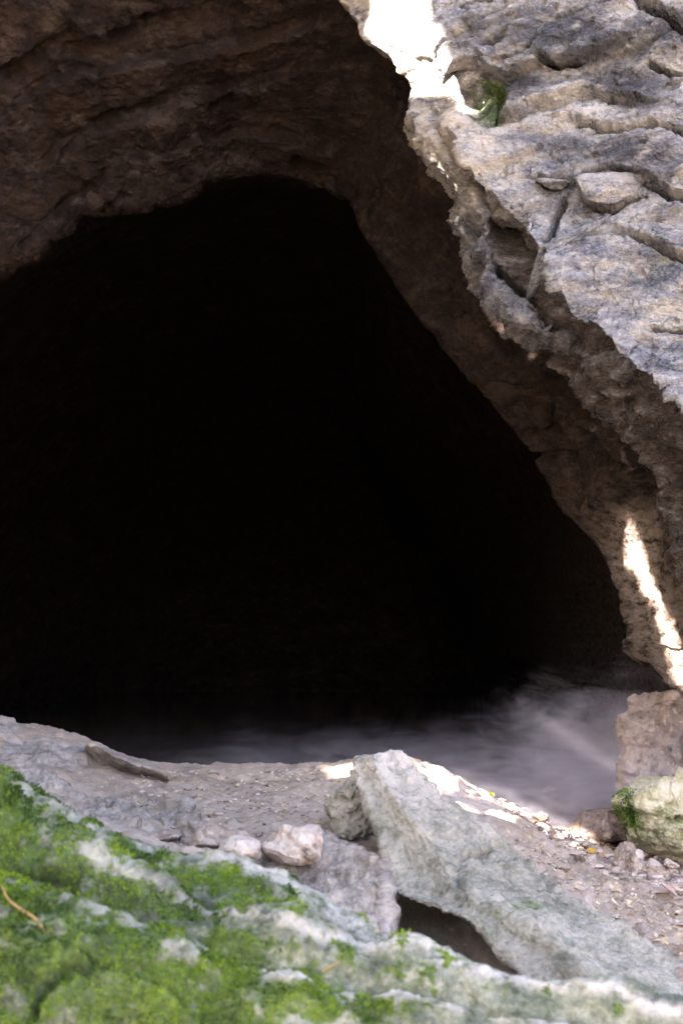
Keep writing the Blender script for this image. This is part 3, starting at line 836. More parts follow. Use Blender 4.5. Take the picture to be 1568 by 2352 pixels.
tag(mb, 'large stepped grey boulder filling the foreground, its left side covered in bright green moss', 'boulder')

def moss_tufts(name, V, N, mask, count, size, parent, seed):
    """tiny moss leaves standing on a surface, one uncountable mass"""
    r = np.random.default_rng(seed)
    w = np.clip(mask, 0, 1)
    w = w / w.sum()
    idx = r.choice(len(V), count, p=w)
    c = V[idx] + r.normal(size=(count, 3)) * 0.003
    n = N[idx] + r.normal(size=(count, 3)) * 0.75
    n /= np.linalg.norm(n, axis=1)[:, None]
    a = np.cross(n, r.normal(size=(count, 3)))
    a /= np.linalg.norm(a, axis=1)[:, None]
    L = size * (0.5 + r.random(count))[:, None]
    tip = c + n * L * 1.3
    p0, p1 = c - n * L * 0.2, c + n * L * 0.5 + a * L * 0.38
    p2 = c + n * L * 0.5 - a * L * 0.38
    VV = np.stack([p0, p1, tip, p2], 1).reshape(-1, 3)
    F = np.arange(count * 4).reshape(-1, 4)
    t = np.repeat(np.clip(0.12 + r.random(count) * 0.55 + 0.75 * fbm(c * 5.0, 3), 0, 1), 4)
    o = raw_mesh(name, VV, F, M['moss'], parent, False, {'tint': t})
    o['kind'] = 'stuff'
    return o
msk = smooth(0.5, 0.8, mbM) * (mbQ[:, 1] < 2420) * (mbQ[:, 0] > -700) * (mbQ[:, 1] > 1600)
moss_tufts('moss', mbV, mbN, msk * np.where(mbQ[:, 0] < -60, 0.6, 1.0), 76000, 0.0055, mb, 1)

# ------------------------------------------------------------------ leaning slab in the middle
secs = [((850, 1735), (852, 1735), 5.0, 5.0), ((810, 1748), (912, 1733), 4.95, 5.05), ((820, 1800), (958, 1785), 4.85, 5.0), ((845, 1855), (1030, 1855), 4.72, 4.95), ((872, 1925), (1110, 1910), 4.6, 4.9),
        ((888, 1995), (1190, 1975), 4.48, 4.85), ((904, 2046), (1250, 2020), 4.36, 4.75), ((1000, 2084), (1320, 2080), 4.2, 4.6), ((1078, 2116), (1400, 2130), 4.1, 4.5),
        ((1140, 2178), (1490, 2185), 4.0, 4.4), ((1212, 2262), (1590, 2245), 3.85, 4.3), ((1330, 2400), (1750, 2340), 3.7, 4.2), ((1500, 2450), (1760, 2400), 3.7, 4.2), ((1640, 2420), (1642, 2420), 3.9, 3.95)]
S = []
for (l, r_, yl, yr) in secs:
    l = np.array(l, float); r_ = np.array(r_, float)
    def at(k, dy, up=0.0):
        q = l * (1 - k) + r_ * k
        return P(q[0], q[1] - up, yl * (1 - k) + yr * k + dy)
    w = min(1.0, abs(r_[0] - l[0]) / 200)
    dn = np.array([0, 0, -0.12 * w])
    S.append([at(0, 0), at(0.20, -0.11 * w), at(0.40, -0.23 * w), at(0.46, -0.23 * w), at(0.72, -0.12 * w), at(0.94, -0.03 * w), at(1.0, 0.06 * w), at(0.86, 0.32 * w) + dn * 2, at(0.60, 0.42 * w) + dn * 2, at(0.40, 0.34 * w) + dn, at(0.18, 0.16 * w)])
def slab_sculpt(Q, V):
    j = jitter(V, 0.10, 16)
    h = step(Q, [(915, 1760), (935, 1800), (970, 1860), (1040, 1930), (1055, 1995)], -0.014, 60, 60, j * 0.4)
    h += groove(Q, [(1053, 2040), (1055, 2000), (1070, 1975), (1115, 1965), (1125, 1950)], 7, 0.03, j)
    h += step(Q, [(1130, 1985), (1210, 1980), (1235, 2010), (1260, 2050)], 0.02, 25, 25, j)
    h += groove(Q, [(1150, 2040), (1190, 2060), (1230, 2100)], 12, 0.015, j)
    h -= 0.02 * blob(Q, (1010, 1830), 20, 14)
    return h
sl, slV, slN, slQ = loft('leaning_rock', S, 300, 240, M['grey'],
    lambda V: rock_disp(V, rotmat('Y', 40), 1.2, ((0.5, 0.035), (0.15, 0.02)), (0.7, 0.03), (0.12, 0.014), (0.022, 0.010), 51.0, 0.1), slab_sculpt, soft=30.0,
    attrs={'moss': lambda Q, V: 0.26 * blob(Q, (1150, 2080), 140, 110) + 0.24 * blob(Q, (1250, 2080), 160, 60) + 0.2 * blob(Q, (880, 1800), 30, 50),
           'pale': lambda Q, V: 0.8 * smooth(1900, 1740, Q[:, 1]) + 0.25})
tag(sl, 'pale pointed greenish grey rock leaning up from lower right in the middle ground', 'rock')

# knob beside the leaning rock
o = ring_rock('knobbly_rock', [(835, 1780), (800, 1795), (768, 1822), (760, 1850), (772, 1885), (768, 1915), (800, 1925), (850, 1930), (880, 1900), (880, 1830)], 5.25, 0.3, M['grey'], 0.03, 0.10, seed=2.0,
              moss=lambda Q, V: 0.35 * blob(Q, (775, 1870), 20, 40), pale=lambda Q, V: 0.5 + 0 * Q[:, 0],
              sculpt=lambda Q, V: -0.09 * np.clip(1.5 * blob(Q, (795, 1838), 14, 9), 0, 1))[0]
tag(o, 'small knobbly rock with a dark hole, tucked against the left side of the leaning rock', 'rock')

# grey bedrock rising on the left
rows = []
for x, t, y in [(-420, 1560, 7.2), (-200, 1610, 7.0), (0, 1655, 6.8), (60, 1680, 6.75), (110, 1692, 6.7), (160, 1717, 6.65), (220, 1735, 6.6), (280, 1760, 6.55), (340, 1785, 6.5), (400, 1825, 6.3), (430, 1880, 6.0)]:
    T = P(x, t, y)
    e_ = 1980 if x < 300 else 1900 + (430 - x) * 0.6
    rows.append([T + np.array([0.1, 0.7, -0.55]), T + np.array([0.05, 0.3, -0.12]), T] + [P(x + 40 * k, t + (e_ - t) * k, y + (5.0 - y) * k ** 0.85) + np.array([0, 0, 0.05 * math.sin(math.pi * k)]) for k in (0.2, 0.4, 0.6, 0.8, 1.0)] + [P(x + 50, e_ + 60, 4.9) + np.array([0, 0, -0.3])])
def lr_sculpt(Q, V):
    j = jitter(V, 0.15, 18)
    h = step(Q, [(-50, 1745), (60, 1765), (150, 1800), (230, 1840), (300, 1850)], 0.05, 50, 60, j)
    h += step(Q, [(-50, 1800), (80, 1830), (190, 1870), (260, 1890), (330, 1905)], 0.05, 50, 50, j)
    h += groove(Q, [(100, 1760), (170, 1800), (220, 1830)], 12, 0.04, j)
    return h
o, lrV, lrN, lrQ = sheet('rock_outcrop', np.array(rows), np.linspace(0, 10, 260), np.linspace(0, 8, 200), M['slab'],
    lambda V: rock_disp(V, rotmat('Y', 25), 2.0, ((0.30, 0.06), (0.11, 0.022)), (0.7, 0.05), (0.12, 0.018), (0.03, 0.006), 71.0), lr_sculpt, toward=(0, 0, 4),
    attrs={'moss': lambda Q, V: 0.0 * Q[:, 0], 'pale': lambda Q, V: 0.3 + 0.0 * Q[:, 0]})
tag(o, 'grey layered bedrock rising at the left edge behind the mossy boulder', 'rock')

S = [[P(192, 1716, 6.4)] * 4]
for x, t, b_ in [(200, 1713, 1726), (220, 1711, 1760), (240, 1724, 1777), (280, 1743, 1782), (320, 1757, 1787), (358, 1768, 1792), (382, 1782, 1798)]:
    S.append([P(x, t, 6.22), P(x + 2, b_ + 4, 6.42), P(x + 4, b_ + 6, 6.7), P(x + 6, t - 3, 6.7)])
S.append([P(394, 1798, 6.4)] * 4)
o = loft('flat_slab', S, 110, 90, M['slab'], sharp=True, disp=lambda V: rock_disp(V, None, 1.0, ((0.12, 0.022), (0.05, 0.008)), (0.3, 0.015), (0.06, 0.006), (0.02, 0.003), 4.0, 0.1),
         attrs={'moss': lambda Q, V: 0 * Q[:, 0], 'pale': lambda Q, V: 0.8 * smooth(245, 215, Q[:, 0])})[0]
tag(o, 'thin brown rock slab with dark front edge lying on the grey bedrock', 'rock')
o = ring_rock('flat_slab', [(325, 1756), (360, 1757), (388, 1761), (392, 1768), (340, 1768), (310, 1766)], 7.1, 0.3, M['brown'], 0.01, 0.06, 50, 60, 0.1, seed=14.0)[0]
tag(o, 'low reddish sliver of rock on the crest of the cave floor', 'rock')

# pale rocks between the mossy boulder and the leaning rock
o = ring_rock('pale_rock', [(640, 1918), (665, 1905), (700, 1903), (735, 1915), (757, 1930), (748, 1955), (735, 1985), (715, 2010), (680, 2008), (640, 1990), (600, 1965), (585, 1955), (620, 1938)], 4.55, 0.30, M['pale'], 0.034, 0.19, seed=5.0, cuts=26,
              pale=lambda Q, V: 0.7 + 0 * Q[:, 0], lean=0.5)[0]
tag(o, 'rugged cream rock chunk just above the mossy boulder, left of the leaning rock', 'rock')
o = ring_rock('stone', [(438, 1925), (460, 1905), (490, 1895), (520, 1905), (556, 1912), (575, 1925), (560, 1945), (520, 1960), (470, 1960), (440, 1950)], 4.75, 0.2, M['pale'], 0.014, 0.12, 60, 80, seed=6.0, lean=0.6)[0]
tag(o, 'low orange and cream stone on the floor beside the cream rock chunk', 'stone')
o = ring_rock('stone', [(500, 1950), (525, 1930), (548, 1924), (572, 1930), (600, 1945), (590, 1965), (540, 1972), (505, 1966)], 4.5, 0.16, M['pale'], 0.011, 0.10, 60, 80, seed=7.0, lean=0.6, pale=lambda Q, V: 0.8 + 0 * Q[:, 0])[0]
tag(o, 'small white wedge stone in front of the low orange stone', 'stone')
o = ring_rock('stone', [(348, 1922), (375, 1913), (405, 1910), (418, 1916), (412, 1926), (380, 1932), (352, 1932)], 4.95, 0.14, M['pale'], 0.012, 0.07, 50, 60, seed=8.0, lean=0.6)[0]
tag(o, 'small flat pale stone lying alone at the left on the silty floor', 'stone')
rows = []
for x, t, y in [(520, 1985, 4.75), (580, 1965, 4.72), (640, 1952, 4.7), (700, 1940, 4.68), (745, 1932, 4.66), (790, 1955, 4.62), (830, 1974, 4.58), (865, 1990, 4.55), (886, 2003, 4.52)]:
    T_ = P(x, t, y)
    rr_ = []
    for kk in (0.0, 0.25, 0.5, 0.75, 1.0):
        rr_.append(P(x + (6 * kk if x > 700 else 20 * kk), t + (2215 - t) * kk, y + (3.95 - y) * kk) + np.array([0, 0, 0.02 * math.sin(math.pi * kk)]))
    rows.append([T_ + np.array([0.02, 0.35, -0.35]), T_ + np.array([0, 0.12, -0.05])] + rr_ + [rr_[-1] + np.array([0, -0.1, -0.35])])
rows.append([p + np.array([0.02, 0.04, -0.16]) for p in rows[-1]])
rows.append([p + np.array([-0.01, 0.04, -0.35]) for p in rows[-1]])
def ledge_sculpt(Q, V):
    j = jitter(V, 0.06, 10)
    return groove(Q, [(762, 1985), (770, 1972), (812, 1975), (815, 1985)], 7, 0.025, j) + groove(Q, [(765, 2005), (775, 2018), (790, 2015)], 8, 0.03, j) + step(Q, [(790, 2015), (840, 2025), (865, 2010)], -0.02, 14, 18, j) + 0.02 * blob(Q, (845, 2005), 25, 14) + step(Q, [(700, 2060), (780, 2075), (850, 2090), (920, 2100)], 0.02, 20, 25, j)
o = sheet('rock_ledge', np.array(rows), np.linspace(0, len(rows) - 1, 220), np.linspace(0, 7, 180), M['slab'],
    lambda V: rock_disp(V, rotmat('Y', 25), 1.8, ((0.22, 0.045), (0.08, 0.018)), (0.5, 0.03), (0.09, 0.014), (0.02, 0.005), 91.0, 0.12), ledge_sculpt, toward=(0, 0, 4),
    attrs={'moss': lambda Q, V: 0 * Q[:, 0], 'pale': lambda Q, V: 0.25 + 0.4 * smooth(2040, 2120, Q[:, 1])})[0]
tag(o, 'brownish grey bedrock ledge between the cream rock chunk and the leaning rock', 'rock')

# right side: pillar rock, mossy boulder, wet stones
def pale_low(Q, V): return 0.5 * smooth(1700, 1780, Q[:, 1])
o = ring_rock('pillar_rock', [(1447, 1612), (1480, 1600), (1530, 1597), (1600, 1600), (1680, 1640), (1720, 1760), (1700, 1900), (1560, 1900), (1450, 1880), (1428, 1800), (1436, 1720), (1445, 1660)], 8.35, 0.9, M['brown'], 0.07, 0.26, 150, 170, 0.3, seed=10.0, cuts=7,
              pale=lambda Q, V: 0.5 + pale_low(Q, V))[0]
tag(o, 'brown upright rock half veiled by mist at the right edge of the pool', 'rock')
o = ring_rock('boulder', [(1434, 1828), (1455, 1802), (1490, 1792), (1530, 1796), (1600, 1790), (1700, 1830), (1740, 1930), (1690, 2010), (1568, 1985), (1500, 1965), (1462, 1935), (1446, 1895)], 6.7, 0.9, M['ochre'], 0.07, 0.30, 150, 180, 0.3, seed=12.0, cuts=9,
              moss=lambda Q, V: 0.75 * blob(Q, (1450, 1870), 26, 45) + 0.50 * blob(Q, (1540, 1880), 80, 60) + 0.35 * blob(Q, (1500, 1930), 60, 30), pale=lambda Q, V: 0.5 + 0.0 * Q[:, 0])
tag(o[0], 'blocky yellowish boulder with green moss on its left corner, at the right edge', 'boulder')
mk = np.clip(1.4 * blob(o[3], (1446, 1868), 16, 45), 0, 1) ** 2 * (o[1][:, 1] < 6.95)
moss_tufts('moss', o[1], o[2], mk, 5000, 0.006, o[0], 2)
o = ring_rock('wet_rock', [(1310, 1905), (1330, 1875), (1365, 1862), (1400, 1856), (1440, 1858), (1470, 1880), (1470, 1925), (1430, 1935), (1390, 1938), (1350, 1930), (1318, 1925)], 7.1, 0.5, M['brown'], 0.03, 0.16, 80, 100, 0.2, seed=13.0, lean=0.8)[0]
tag(o, 'low reddish brown wet rock at the mouth of the gully beside the pool', 'rock')
o = ring_rock('standing_stone', [(1392, 1853), (1398, 1880), (1408, 1905), (1404, 1925), (1388, 1932), (1372, 1922), (1371, 1898), (1382, 1885), (1388, 1872)], 6.85, 0.14, M['brown'], 0.012, 0.07, 60, 70, 0.4, seed=15.0, pale=lambda Q, V: 0.4 + 0 * Q[:, 0])[0]
tag(o, 'thin pointed stone standing upright against the wet brown rock', 'stone')
o = ring_rock('wet_lump', [(1418, 1965), (1425, 1948), (1445, 1943), (1455, 1965), (1480, 1985), (1520, 1995), (1545, 2015), (1530, 2035), (1480, 2035), (1430, 2020), (1412, 1995)], 5.95, 0.3, M['pale'], 0.025, 0.09, 90, 110, 0.3, seed=16.0, lean=0.4)[0]
tag(o, 'knobbly wet bluish white and ochre lump in the gully below the mossy boulder at right', 'rock')
for k, (pts, y, lab) in enumerate([
    ([(1455, 1962), (1462, 1950), (1474, 1956), (1476, 1972), (1466, 1982), (1456, 1978)], 6.05, 'rounded white pebble on top of the wet lump'),
    ([(1484, 1985), (1494, 1972), (1505, 1978), (1516, 1990), (1500, 1996), (1487, 2000)], 5.95, 'angular white pebble under the mossy boulder at right'),
    ([(1522, 1978), (1534, 1974), (1548, 1984), (1556, 1990), (1540, 1993), (1526, 1990)], 5.9, 'flat pinkish pebble in the shadow under the boulder at right'),
    ([(1312, 1935), (1324, 1932), (1334, 1938), (1330, 1946), (1316, 1944)], 6.6, 'small pink pebble above the yellow leaf in the gully'),
    ([(1334, 1938), (1345, 1930), (1353, 1936), (1350, 1944), (1338, 1946)], 6.6, 'small white pebble above and right of the yellow leaf'),
    ([(1258, 1912), (1268, 1906), (1279, 1912), (1276, 1921), (1262, 1921)], 6.55, 'small dark round pebble at the foot of the sunlit slope'),
    ([(1230, 1872), (1245, 1864), (1256, 1872), (1262, 1884), (1245, 1886), (1234, 1880)], 6.75, 'lumpy brown stone on the crest of the sunlit slope'),
    ([(1545, 2120), (1568, 2112), (1600, 2118), (1590, 2130), (1555, 2130)], 4.8, 'flat white stone at the right edge of the floor'),
    ([(1395, 2105), (1420, 2103), (1428, 2110), (1405, 2114)], 4.85, 'flat white stone chip beside the leaning rock')]):
    o = ring_rock('pebble', pts, y, 0.12, M['pale'] if 'dark' not in lab and 'brown' not in lab else M['brown'], 0.008, 0.05, 36, 40, 0.35, seed=20.0 + k, pale=lambda Q, V: 0.6 + 0 * Q[:, 0])[0]
    tag(o, lab, 'pebble')

# ------------------------------------------------------------------ small things on the floor
def on_ground(qpoly, count, seed):
    """random points of the ground sheet that lie inside an outline of the photo (vertex list and normals)"""
    r = np.random.default_rng(seed)
    m = inside(groundQ, qpoly) & (groundV[:, 1] > 3.3) & (groundV[:, 1] < 8.6)
    idx = np.nonzero(m)[0]
    w = groundV[idx, 1] ** -0.5
    return groundV[r.choice(idx, count, p=w / w.sum())], r
gN = normals(V_ground).reshape(-1, 3)

def flakes(name, pts, r, size, mat, label):
    n_ = len(pts)
    c = pts + np.column_stack([r.normal(size=(n_, 2)) * 0.01, np.full(n_, 0.004)])
    ang = r.random(n_) * math.pi
    L = size * (0.4 + 1.2 * r.random(n_) ** 2)
    wd = L * (0.4 + 0.45 * r.random(n_))
    tilt = r.normal(size=(n_, 2)) * 0.35
    ax = np.column_stack([np.cos(ang), np.sin(ang), tilt[:, 0]]) * L[:, None]
    bx = np.column_stack([-np.sin(ang), np.cos(ang), tilt[:, 1]]) * wd[:, None]
    up = np.column_stack([np.zeros(n_), np.zeros(n_), 0.25 * wd])
    Vv = np.stack([c - ax, c - 0.2 * ax - bx, c + ax, c + 0.3 * ax + bx, c + up], 1).reshape(-1, 3)
    b0 = np.arange(n_)[:, None] * 5
    F = np.concatenate([b0 + np.array([[0, 1, 4]]), b0 + np.array([[1, 2, 4]]), b0 + np.array([[2, 3, 4]]), b0 + np.array([[3, 0, 4]])])
    o = raw_mesh(name, Vv, F, mat, None, False, {'tint': np.repeat(r.random(n_), 5)})
    return tag(o, label, None, None, 'stuff')
pts, r = on_ground([(300, 1850), (330, 1770), (800, 1768), (860, 1800), (830, 1900), (700, 1930), (420, 1940)], 1500, 21)
flakes('leaf_litter', pts, r, 0.011, M['litter'], 'pale leaf chips scattered over the level silty floor')
pts, r = on_ground([(1150, 1930), (1230, 1930), (1310, 1990), (1568, 2060), (1700, 2100), (1600, 2260), (1450, 2170), (1260, 2020)], 900, 22)
flakes('leaf_litter', pts, r, 0.011, M['litter'], 'pale leaf chips scattered down the slope behind the leaning rock')
pts, r = on_ground([(1130, 1835), (1300, 1890), (1440, 1900), (1568, 1980), (1640, 2100), (1480, 2040), (1330, 1985), (1230, 1910)], 420, 23)
flakes('dead_leaves', pts, r, 0.024, M['litter'], 'dead leaves and bark bits lying in the gully')

ico = []
t_ = (1 + 5 ** 0.5) / 2
icoV = np.array([(-1, t_, 0), (1, t_, 0), (-1, -t_, 0), (1, -t_, 0), (0, -1, t_), (0, 1, t_), (0, -1, -t_), (0, 1, -t_), (t_, 0, -1), (t_, 0, 1), (-t_, 0, -1), (-t_, 0, 1)]) / 1.9
icoF = np.array([(0, 11, 5), (0, 5, 1), (0, 1, 7), (0, 7, 10), (0, 10, 11), (1, 5, 9), (5, 11, 4), (11, 10, 2), (10, 7, 6), (7, 1, 8), (3, 9, 4), (3, 4, 2), (3, 2, 6), (3, 6, 8), (3, 8, 9), (4, 9, 5), (2, 4, 11), (6, 2, 10), (8, 6, 7), (9, 8, 1)])
def gravel(name, pts, r, size, label):
    n_ = len(pts)
    s_ = size * (0.35 + r.random(n_) ** 2.5 * 1.6)
    A = icoV[None] * (1 + 0.45 * r.normal(size=(n_, 12, 1)) * 0.6) * (s_[:, None, None] * np.stack([1 + r.random(n_), 0.7 + r.random(n_) * 0.6, 0.45 + 0.4 * r.random(n_)], 1)[:, None, :])
    an = r.random(n_) * 6.28
    ca, sa = np.cos(an)[:, None], np.sin(an)[:, None]
    A = np.stack([A[..., 0] * ca - A[..., 1] * sa, A[..., 0] * sa + A[..., 1] * ca, A[..., 2]], -1)
    Vv = (A + pts[:, None, :] + np.array([0, 0, 0.2]) * s_[:, None, None]).reshape(-1, 3)
    F = (np.arange(n_)[:, None, None] * 12 + icoF[None]).reshape(-1, 3)
    o = raw_mesh(name, Vv, F, M['gravel'], None, False, {'tint': np.repeat(r.random(n_), 12)})
    return tag(o, label, None, None, 'stuff')
pts, r = on_ground([(1180, 1855), (1300, 1890), (1440, 1900), (1568, 1980), (1640, 2100), (1480, 2040), (1330, 1985), (1240, 1910)], 800, 24)
gravel('gravel', pts, r, 0.016, 'small broken stones in the gully between slope and mossy boulder')
pts, r = on_ground([(300, 1850), (330, 1770), (800, 1768), (860, 1800), (830, 1900), (700, 1930), (420, 1940)], 500, 25)
gravel('grit', pts, r, 0.008, 'dark grit scattered over the level silty floor')

def ground_at(q):
    d = ((groundQ - np.array(q)) ** 2).sum(1) + np.where((groundV[:, 1] < 3.3) | (groundV[:, 1] > 8.6), 1e9, 0)
    near = np.nonzero(d < d.min() + 9)[0]
    return groundV[near[np.argmin(groundV[near, 1])]]

def tube(name, pts, rad, mat, k=6):
    pts = np.asarray(pts, float)
    fine = catmull(pts, np.linspace(0, len(pts) - 1, 5 * len(pts)))
    tn = np.gradient(fine, axis=0)
    tn /= np.linalg.norm(tn, axis=1)[:, None]
    s_ = np.cross(tn, [0.1, 0.2, 1.0]); s_ /= np.linalg.norm(s_, axis=1)[:, None]
    u_ = np.cross(s_, tn)
    a = np.arange(k) / k * 2 * math.pi
    rr = np.interp(np.linspace(0, 1, len(fine)), np.linspace(0, 1, len(rad)), rad)
    Vv = fine[:, None] + rr[:, None, None] * (np.cos(a)[None, :, None] * s_[:, None] + np.sin(a)[None, :, None] * u_[:, None])
    return raw_mesh(name, Vv.reshape(-1, 3), grid_faces(len(fine), k, True), mat)

for qa, qb, lab in [((383, 1870), (432, 1862), 'thin dark twig lying beside the grey bedrock at left'), ((480, 1778), (505, 1784), 'short dark twig near the crest of the silty floor'),
                    ((1273, 1996), (1306, 2008), 'dark twig on the slope right of the leaning rock'), ((960, 1786), (985, 1790), 'short twig on the sunlit crest behind the leaning rock tip')]:
    a, b_ = ground_at(qa), ground_at(qb)
    m_ = (a + b_) / 2 + np.array([0.01, 0.02, 0.012])
    tag(tube('twig', [a + [0, 0, .006], m_, b_ + [0, 0, .012]], [0.003, 0.005, 0.002], M['twig']), lab, 'twig')

def leaf(q, size, rot, mat, lab, lift=0.01):
    c = ground_at(q) + np.array([0, -0.01, lift])
    pts = []
    prof = [0.0, 0.30, 0.42, 0.36, 0.2, 0.0]
    for i, w_ in enumerate(prof):
        x = i / 5 - 0.5
        for sgn in (-1, 0, 1):
            pts.append((x, sgn * w_ * (1 + 0.15 * random.uniform(-1, 1)), 0.10 * abs(sgn) + 0.25 * x * x))
    pts = np.array(pts) * size
    rm = rotmat('Z', rot) @ rotmat('X', 38)
    F = grid_faces(6, 3)
    return tag(raw_mesh('fallen_leaf', pts @ rm.T + c, F, mat, None, True), lab, 'leaf')
leaf((1355, 1957), 0.055, 20, M['yellow'], 'bright orange yellow leaf in the gully')
leaf((1128, 1826), 0.06, 60, M['green'], 'yellow green leaf on the crest of the sunlit slope')
leaf((1150, 1846), 0.05, 130, M['deadleaf'], 'pink dead leaf stuck upright on the sunlit slope', 0.02)
leaf((1532, 2060), 0.12, 75, M['deadleaf'], 'large grey pink dead leaf at the right edge of the gully', 0.03)
leaf((1325, 1975), 0.06, 140, M['deadleaf'], 'curled brown leaf below the yellow leaf in the gully')

# dry bits caught on the mossy boulder
M['straw'] = plain_mat('dry_straw', (0.16, 0.10, 0.035), (0.38, 0.27, 0.10), 40, 0.85)
def boulder_at(q):
    d = ((mbQ - np.array(q)) ** 2).sum(1)
    near = np.nonzero(d < d.min() + 20)[0]
    return mbV[near[np.argmin(mbV[near, 1])]] + np.array([0, -0.004, 0.008])
for qs, rad, lab in [([(6, 2035), (22, 2068), (52, 2092), (84, 2118), (108, 2150)], [0.002, 0.0035, 0.0045, 0.0035, 0.001], 'dry orange frond lying across the moss near the left edge'),
                     ([(740, 2236), (765, 2226), (784, 2214)], [0.0015, 0.004, 0.0015], 'short brown stalk on the mossy boulder below the leaning rock')]:
    tag(tube('dry_stalk', [boulder_at(q) for q in qs], rad, M['straw'], 5), lab, 'stalk')

# floating leaf on the pool
fl = P(1262, 1822, 10.1)
fl[2] = 0.222
o = raw_mesh('floating_leaf', np.array([(-.07, 0, 0), (-.02, -.03, .01), (.06, -.01, .03), (.08, .03, .01), (0, .04, .05), (-.05, .03, .035)]) + fl, np.array([(0, 1, 4), (1, 2, 4), (2, 3, 4), (0, 4, 5)]), M['deadleaf'], None, False)
tag(o, 'pale crumpled leaf floating on the misty pool', 'leaf')

# ------------------------------------------------------------------ leaf canopy added out of view to throw shade; its gaps shape the sun patches
sd = np.array(SUN)
a1 = np.cross(sd, [0, 0, 1.0]); a1 /= np.linalg.norm(a1)
a2 = np.cross(a1, sd)
LIT = [('cliff', [(700, -120), (968, -120), (972, 0), (977, 47), (1003, 79), (1010, 110), (1034, 136), (1036, 173), (1036, 190), (1024, 204), (997, 203), (962, 212), (940, 190), (880, 135), (830, 90), (770, -10)]),
       ('cliff', [(1012, 392), (1026, 395), (1044, 470), (1052, 500), (1046, 520), (1036, 470)]),
       ('cave', [(1203, 774), (1212, 774), (1222, 815), (1214, 824)]),
       ('cave', [(1451, 1206), (1464, 1219), (1471, 1261), (1479, 1301), (1497, 1337), (1512, 1365), (1523, 1410), (1538, 1441), (1568, 1496), (1620, 1600), (1620, 1660), (1572, 1572), (1550, 1544), (1540, 1514), (1532, 1462), (1515, 1423), (1505, 1374), (1490, 1368), (1475, 1349), (1462, 1310), (1434, 1292), (1440, 1261), (1442, 1219)]),
       ('ground', [(770, 1768), (790, 1761), (830, 1762), (900, 1752), (1000, 1764), (1050, 1782), (1100, 1815), (1090, 1822), (1030, 1800), (960, 1778), (860, 1775)]),
       ('ground', [(975, 1785), (1040, 1790), (1080, 1812), (1130, 1838), (1200, 1874), (1190, 1886), (1120, 1856), (1070, 1850), (1020, 1822)]),
       ('ground', [(1115, 1872), (1160, 1880), (1240, 1912), (1225, 1920), (1160, 1898)]),
       ('ground', [(1180, 1860), (1230, 1872), (1300, 1925), (1280, 1930)])]
tq = {'cliff': (cliffV, cliffQ), 'cave': (caveV[cave_front], proj(caveV[cave_front])), 'ground': (groundV, groundQ)}
T, TR = [], []
for nm, poly in LIT:
    VV, QQ = tq[nm]
    m = inside(QQ, poly) & (VV[:, 1] < (10.6 if nm == 'cave' else 8.4)) & (VV[:, 1] > 3.3)
    T.append(VV[m][::2])
    TR.append(np.full(len(T[-1]), 1 if len(TR) in (0, 4, 5, 6, 7) else 0))
T, TR = np.concatenate(T), np.concatenate(TR)
ctr = np.array([0.3, 6.6, 2.6])
cu, cv = ctr @ a1, ctr @ a2
H = 5.4
cell = 0.025
ng = int(2 * H / cell) + 1
def raster(pts):
    g = np.zeros((ng, ng), bool)
    iu = ((pts @ a1 - cu + H) / cell).astype(int); iv = ((pts @ a2 - cv + H) / cell).astype(int)
    ok = (iu >= 0) & (iu < ng) & (iv >= 0) & (iv < ng)
    g[iu[ok], iv[ok]] = True
    return g
def grow(g0, rad):
    g = g0.copy()
    for du in range(-rad, rad + 1):
        for dv in range(-rad, rad + 1):
            if du * du + dv * dv <= rad * rad:
                g |= np.roll(np.roll(g0, du, 0), dv, 1)
    return g
core = raster(T[TR == 0]) | grow(raster(T[TR == 1]), 1)
clear2, clear7 = grow(grow(raster(T[TR == 1]), 1), 2) | grow(raster(T[TR == 0]), 1), grow(core, 8)
haze_pts = P(np.repeat(np.linspace(1150, 1440, 60), 30), np.tile(np.linspace(1690, 1800, 30), 60), 9.2)
slope_m = inside(groundQ, [(920, 1765), (960, 1752), (1060, 1788), (1240, 1892), (1290, 1950), (1230, 1935), (1060, 1860), (990, 1812)]) & (groundV[:, 1] < 7.4) & (groundV[:, 1] > 5)
floor_m = inside(groundQ, [(430, 1915), (620, 1880), (740, 1895), (700, 1920), (480, 1935)]) & (groundV[:, 1] < 6) & (groundV[:, 1] > 4)
thin = grow(raster(haze_pts), 2) | grow(raster(groundV[slope_m]), 2)                     # fewer added leaves here, for dapples on pool and slope
slope_g = grow(raster(groundV[slope_m]), 2)
r = np.random.default_rng(77)
def scatter(cnt):
    lu, lv = (r.random(cnt) * 2 - 1) * H, (r.random(cnt) * 2 - 1) * H
    return lu, lv, np.clip(((lu + H) / cell).astype(int), 0, ng - 1), np.clip(((lv + H) / cell).astype(int), 0, ng - 1)
lu, lv, ii, jj = scatter(52000)
k1 = ~clear7[ii, jj] & ~(thin[ii, jj] & (r.random(len(lu)) < 0.72)) & ~(slope_g[ii, jj] & (r.random(len(lu)) < 0.975))
s1 = 0.08 + 0.10 * r.random(len(lu))
lu2, lv2, ii, jj = scatter(420000)
k2 = clear7[ii, jj] & ~clear2[ii, jj]
s2 = np.full(len(lu2), 0.05)
lu, lv, size = np.concatenate([lu[k1], lu2[k2]]), np.concatenate([lv[k1], lv2[k2]]), np.concatenate([s1[k1], s2[k2]])
n_ = len(lu)
print('leaves', n_, 'targets', len(T))
dist = 7.6 + 1.2 * r.random(n_) + 0.4 * np.sin(lu * 1.3) + 0.3 * np.cos(lv * 1.7)
c = a1 * (lu + cu)[:, None] + a2 * (lv + cv)[:, None] + sd * (dist + ctr @ sd)[:, None]
nn = sd + r.normal(size=(n_, 3)) * 0.35
nn /= np.linalg.norm(nn, axis=1)[:, None]
